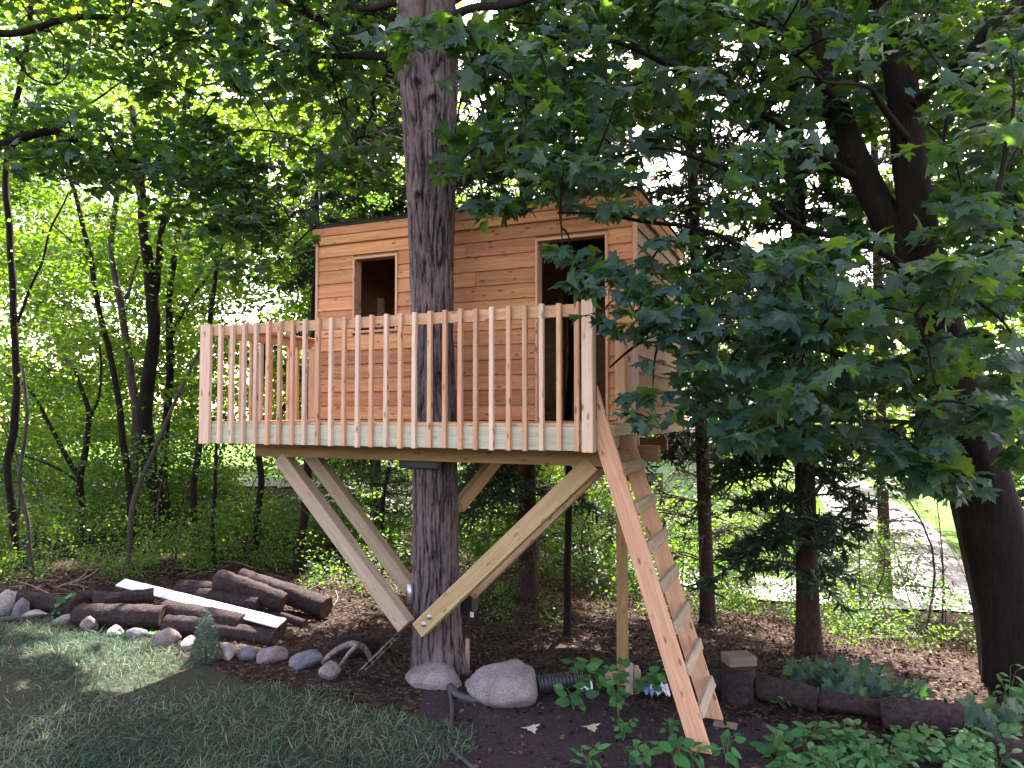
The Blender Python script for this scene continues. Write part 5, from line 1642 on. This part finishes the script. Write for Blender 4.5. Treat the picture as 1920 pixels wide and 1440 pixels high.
gg = Geo(); leaves(gg, NEEDLE, pos, rg.normal(size=(n, 3)), tipd, rg.uniform(0.022, 0.045, n), rg.random(n))
M['dwarf'] = leaf_mat('dwarf_conifer_needle', (0.03, 0.06, 0.045), (0.07, 0.11, 0.085), (0.03, 0.06, 0.03), (0.06, 0.09, 0.04), trans=0.15, rough=0.6)
obj('foliage', gg.mesh('foliage', M['dwarf'], False, b), dc)['kind'] = 'stuff'

# ------------------------------------------------------------------ weeds and seedlings
def plant(label, px, py, h, spread, n, size, shapes, mat, seed, kind='weed', group=None, stems=3, droop=0.3, nrm=(0, -0.45, 0.85), name='weed_plant', at_tip=False, most=60):
    rg = np.random.default_rng(seed)
    b = PG(px, py); k = b.y / FPX
    h *= k; spread *= k; size *= k
    t = thing(name, label, kind, b, group)
    gg = Geo(); Pp, Nn, Tt, Ss = [], [], [], []
    for s in range(stems):
        a = 2 * math.pi * s / stems + rg.uniform(0, 1)
        hh = h * rg.uniform(0.7, 1.05)
        e = np.array([math.cos(a) * spread * rg.uniform(0.2, 0.9), math.sin(a) * spread * 0.7, hh])
        p = catmull([np.array([0, 0, -0.02]), e * (0.35, 0.35, 0.55), e], 10)
        tube(p, np.linspace(0.005, 0.002, 10), 5, geo=gg, cap=False)
        m = max(2, n // stems)
        for i in range(m):
            u = 1.0 if (i == 0) else (rg.uniform(0.75, 1.0) if at_tip else rg.uniform(0.3, 1.0))
            q = p[min(9, int(u * 9))]
            aa = i * 2.4 + rg.uniform(0, .6)
            dr = np.array([math.cos(aa), math.sin(aa), 0])
            pet = size * rg.uniform(0.15, 0.5)
            e2 = q + dr * pet + (0, 0, pet * 0.25)
            tube([q, (q + e2) / 2, e2], 0.0015, 3, geo=gg, cap=False)
            Pp.append(e2); Nn.append(np.array(nrm) + rg.normal(size=3) * 0.28); Tt.append(dr + np.array([0, 0, -droop])); Ss.append(size * rg.uniform(0.6, 1.15))
    obj('stem', gg.mesh('stem', M['stem'], True), t)['kind'] = 'stuff'
    x, y, z = basis(np.array(Nn), np.array(Tt))
    for i in range(len(Pp)):
        kk = int(rg.integers(0, len(shapes)))
        key = (id(shapes), kk, mat.name)
        if key not in _leafmesh:
            _leafmesh[key] = mk_mesh('leaf', *shapes[kk], mat, True)
        o = bpy.data.objects.new('leaf', _leafmesh[key])
        o.matrix_basis = Matrix.Translation(Vector(Pp[i])) @ Matrix((x[i], y[i], z[i])).transposed().to_4x4() @ Matrix.Scale(float(Ss[i]), 4)
        link(o, t)
    return t
W = M['weed_leaf']
plant('round leaved sapling in front of the support post foot', 1160, 1345, 95, 26, 46, 17, OVAL, W, 1, stems=5, name='seedling', kind='seedling')
plant('trailing lower shoot under the round leaved sapling', 1168, 1388, 45, 20, 20, 15, OVAL, W, 2, stems=3, name='seedling', kind='seedling')
plant('seedling with three large leaves right of the corrugated pipe', 1075, 1330, 34, 22, 9, 27, OVAL, W, 3, stems=3, name='seedling', kind='seedling')
plant('tall leafy weed behind the blue film scrap', 1088, 1300, 62, 20, 16, 24, OVAL, W, 4, stems=4)
plant('yellow green leafy sprout in front of the foundation block', 1122, 1300, 45, 18, 18, 20, OVAL, W, 5, stems=4)
plant('leafy weed between the white wrapper and the ladder', 1222, 1310, 56, 30, 26, 22, OVAL, W, 6, stems=5)
plant('small weed in the shade just left of the ladder', 1256, 1300, 48, 12, 12, 19, OVAL, W, 7, stems=3)
plant('low weed close to the left side of the ladder foot', 1258, 1382, 38, 18, 12, 17, OVAL, W, 8, stems=3)
plant('bright seedling with paired oval leaves right of the ladder foot', 1362, 1432, 50, 20, 13, 27, OVAL, W, 9, stems=3, name='seedling', kind='seedling')
plant('broad leaved weed below the ladder foot', 1268, 1445, 50, 26, 14, 30, OVAL, W, 10, stems=3, droop=0.1)
plant('dark leaved weed between ladder foot and bright seedling', 1298, 1442, 42, 22, 12, 26, LANCE, W, 11, stems=3)
plant('pointed leaved weed at the bottom centre of the soil', 1104, 1446, 34, 26, 16, 26, LANCE, W, 12, stems=4, droop=-0.2)
plant('yellowish weed second from the ladder foot at the bottom', 1205, 1448, 50, 18, 16, 22, OVAL, W, 13, stems=3)
plant('tuft of narrow grassy leaves in front of the edging log', 1468, 1328, 24, 16, 26, 14, LANCE, W, 14, stems=6)
plant('green weed among the stones at the left end of the row', 108, 1156, 34, 18, 22, 19, OVAL, W, 15, stems=5)
plant('tiny green plant beside the mauve edging stone', 277, 1196, 9, 10, 8, 12, OVAL, W, 16, stems=3)
rw = np.random.default_rng(77)
weeds = []
i = 0
while i < 44:
    x = rw.uniform(1455, 1900); y = rw.uniform(1372, 1470)
    if y < 1350 + (x - 1455) * 0.06 + 22 or (x < 1500 and y < 1400):
        continue
    shp = OVAL if rw.random() < 0.6 else LANCE
    plant('low broad leaved weed in the green patch at the lower right', x, y, rw.uniform(22, 50), rw.uniform(20, 34), int(rw.integers(14, 24)), rw.uniform(15, 28) * (1.0 if shp is OVAL else 1.3), shp, W, 100 + i, group='weeds in the green patch at the lower right', stems=int(rw.integers(3, 6)), droop=rw.uniform(-0.2, 0.5))
    i += 1
plant('pale yellow green weed at the left end of the weed patch', 1462, 1430, 62, 24, 18, 27, OVAL, W, 17, stems=4)
# drooping maple seedlings along the edging logs
for i, (x, y, h, s) in enumerate(((1520, 1290, 44, 30), (1560, 1300, 52, 36), (1605, 1308, 50, 38), (1655, 1318, 46, 38), (1700, 1322, 30, 34), (1590, 1330, 40, 30), (1830, 1382, 60, 36), (1868, 1372, 50, 30), (1810, 1370, 40, 26), (1630, 1290, 34, 34))):
    plant('drooping maple seedling along the dark edging logs', x, y, h, s, 15, 30, MAPLE_HI, M['maple_leaf_one'], 200 + i, 'seedling', 'drooping maple seedlings', 4, 0.9, (0, -0.9, 0.5), 'maple_seedling')
plant('tall wispy weed before the foot of the dark leaning maple', 1893, 1335, 85, 24, 16, 22, LANCE, W, 18, stems=3)
plant('leafy weed at the right edge beside the leaning maple foot', 1925, 1350, 55, 26, 16, 26, OVAL, W, 19, stems=4)
# two pale fallen maple leaves on the soil
for lab, px, py in (('pale fallen maple leaf on the soil below the sapling', 1103, 1362), ('greenish fallen maple leaf on the soil below the boulder', 990, 1365)):
    b = PG(px, py)
    V, F = MAPLE_HI[4]
    o = obj('fallen_leaf', mk_mesh('fallen_leaf', V * 0.12, F, M['dryleaf'] if 'dryleaf' in M else plain('pale_dry_leaf', (0.36, 0.36, 0.25), 0.7, 0.2, 20, 0.15), True), None, b + Vector((0, 0, 0.012)))
    o.rotation_euler = (0.1, 0.05, px)
    tag(o, lab, 'leaf')

# ------------------------------------------------------------------ loose cover: litter and grass
rg = np.random.default_rng(40)
def scatter(n, x0, x1, y0, y1, keep):
    x = rg.uniform(x0, x1, n); y = rg.uniform(y0, y1, n)
    k = keep(x, y); return x[k], y[k]
edge = lambda x: 6.35 - 0.40 * x
x, y = scatter(60000, -9, 7.5, 4.4, 15.0, lambda x, y: ((y > lawn_edge(x) - 0.05) | (x > -0.5)) & (np.abs(x) < y * 0.78 + 0.5) & (rg.random(len(x)) < np.where(y > edge(x) + .1, 1, 0.35)))
n = len(x)
pos = np.column_stack([x, y, g(x, y) + rg.uniform(0.004, 0.03, n)])
gg = Geo()
leaves(gg, KITE, pos, np.array([0, 0, 1.0]) + rg.normal(size=(n, 3)) * 0.5, rg.normal(size=(n, 3)), rg.uniform(0.018, 0.065, n), np.clip(rg.random(n) ** 2.2 + 0.8 * (rg.random(n) < 0.05), 0, 1))
tag(obj('leaf_litter', gg.mesh('leaf_litter', M['litter'])), kind='stuff')

def blades(n, keep, x0, x1, y0, y1, h0, h1, lay):
    x, y = scatter(n, x0, x1, y0, y1, keep)
    n = len(x)
    pos = np.column_stack([x, y, g(x, y) - 0.004])
    a = rg.uniform(0, 2 * math.pi, n)
    tip = np.column_stack([np.cos(a), np.sin(a), rg.uniform(lay[0], lay[1], n)])
    nr = np.column_stack([-np.cos(a) * 0.5, -np.sin(a) * 0.5, np.ones(n)]) + rg.normal(size=(n, 3)) * 0.5
    patch = np.array([mn.noise(Vector((q * 1.3, w * 1.3, 0))) for q, w in zip(x, y)])
    tint = np.clip(0.30 - 0.5 * patch + rg.normal(size=n) * 0.22 + 0.6 * (rg.random(n) < 0.10), 0, 1)
    return pos, nr, tip, rg.uniform(h0, h1, n), tint
BLADE = [(np.array([(-0.030, 0, 0), (0.030, 0, 0), (0.024, 0.55, 0.10), (0.0, 1.0, -0.06), (-0.024, 0.55, 0.10)], float), np.array([(0, 1, 2), (0, 2, 4), (4, 2, 3)]))]
bare = lambda x, y: np.array([mn.noise(Vector((q * 0.9 + 5, w * 0.9, 3))) for q, w in zip(x, y)])
gg = Geo()
leaves(gg, BLADE, *blades(120000, lambda x, y: (y < lawn_edge(x) + 0.12 * np.sin(x * 3) + 0.08 * np.sin(x * 11)) & (np.abs(x) < y * 0.76 + 0.4) & (x < -0.45 + 0.2 * np.sin(y * 5)) & (rg.random(len(x)) < 0.55 + 1.2 * bare(x, y)), -6.8, 0.2, 4.0, 8.8, 0.05, 0.13, (0.0, 0.75)))
leaves(gg, BLADE, *blades(9000, lambda x, y: (x > -0.6) & (rg.random(len(x)) < np.clip(0.15 + 0.8 * bare(x, y), 0, 1)), -0.6, 3.2, 4.3, 5.9, 0.03, 0.07, (0.05, 0.8)))
tag(obj('grass', gg.mesh('grass', M['grass'])), kind='stuff')

# ------------------------------------------------------------------ house across the road
hb = P(1290, 880, 44); hz = gz(hb.x, hb.y)
fh = thing('house', 'pale blue sided house across the road glimpsed behind the ladder', 'house', (hb.x, hb.y, hz), None, R(-12))
bm = bmesh.new(); bmesh.ops.create_cube(bm, size=1.0); bmesh.ops.scale(bm, vec=(7, 6, 3.2), verts=bm.verts)
me = bpy.data.meshes.new('wall'); bm.to_mesh(me); bm.free(); me.materials.append(M['house'])
obj('wall', me, fh, (0, 0, 1.4))
me = mk_mesh('roof', [(-3.9, -3.5, 2.9), (3.9, -3.5, 2.9), (3.9, 3.5, 2.9), (-3.9, 3.5, 2.9), (-3.9, 0, 4.9), (3.9, 0, 4.9)], [np.array([(0, 1, 5, 4), (2, 3, 4, 5), (0, 3, 2, 1)]), np.array([(0, 4, 3), (1, 2, 5)])], M['roof'])
obj('roof', me, fh)
for xx in (-2.0, 1.6):
    board('window', (xx - 0.5, xx + 0.5), (-3.05, -2.99), (0.9, 2.1), M['pane'], fh, 0.01)
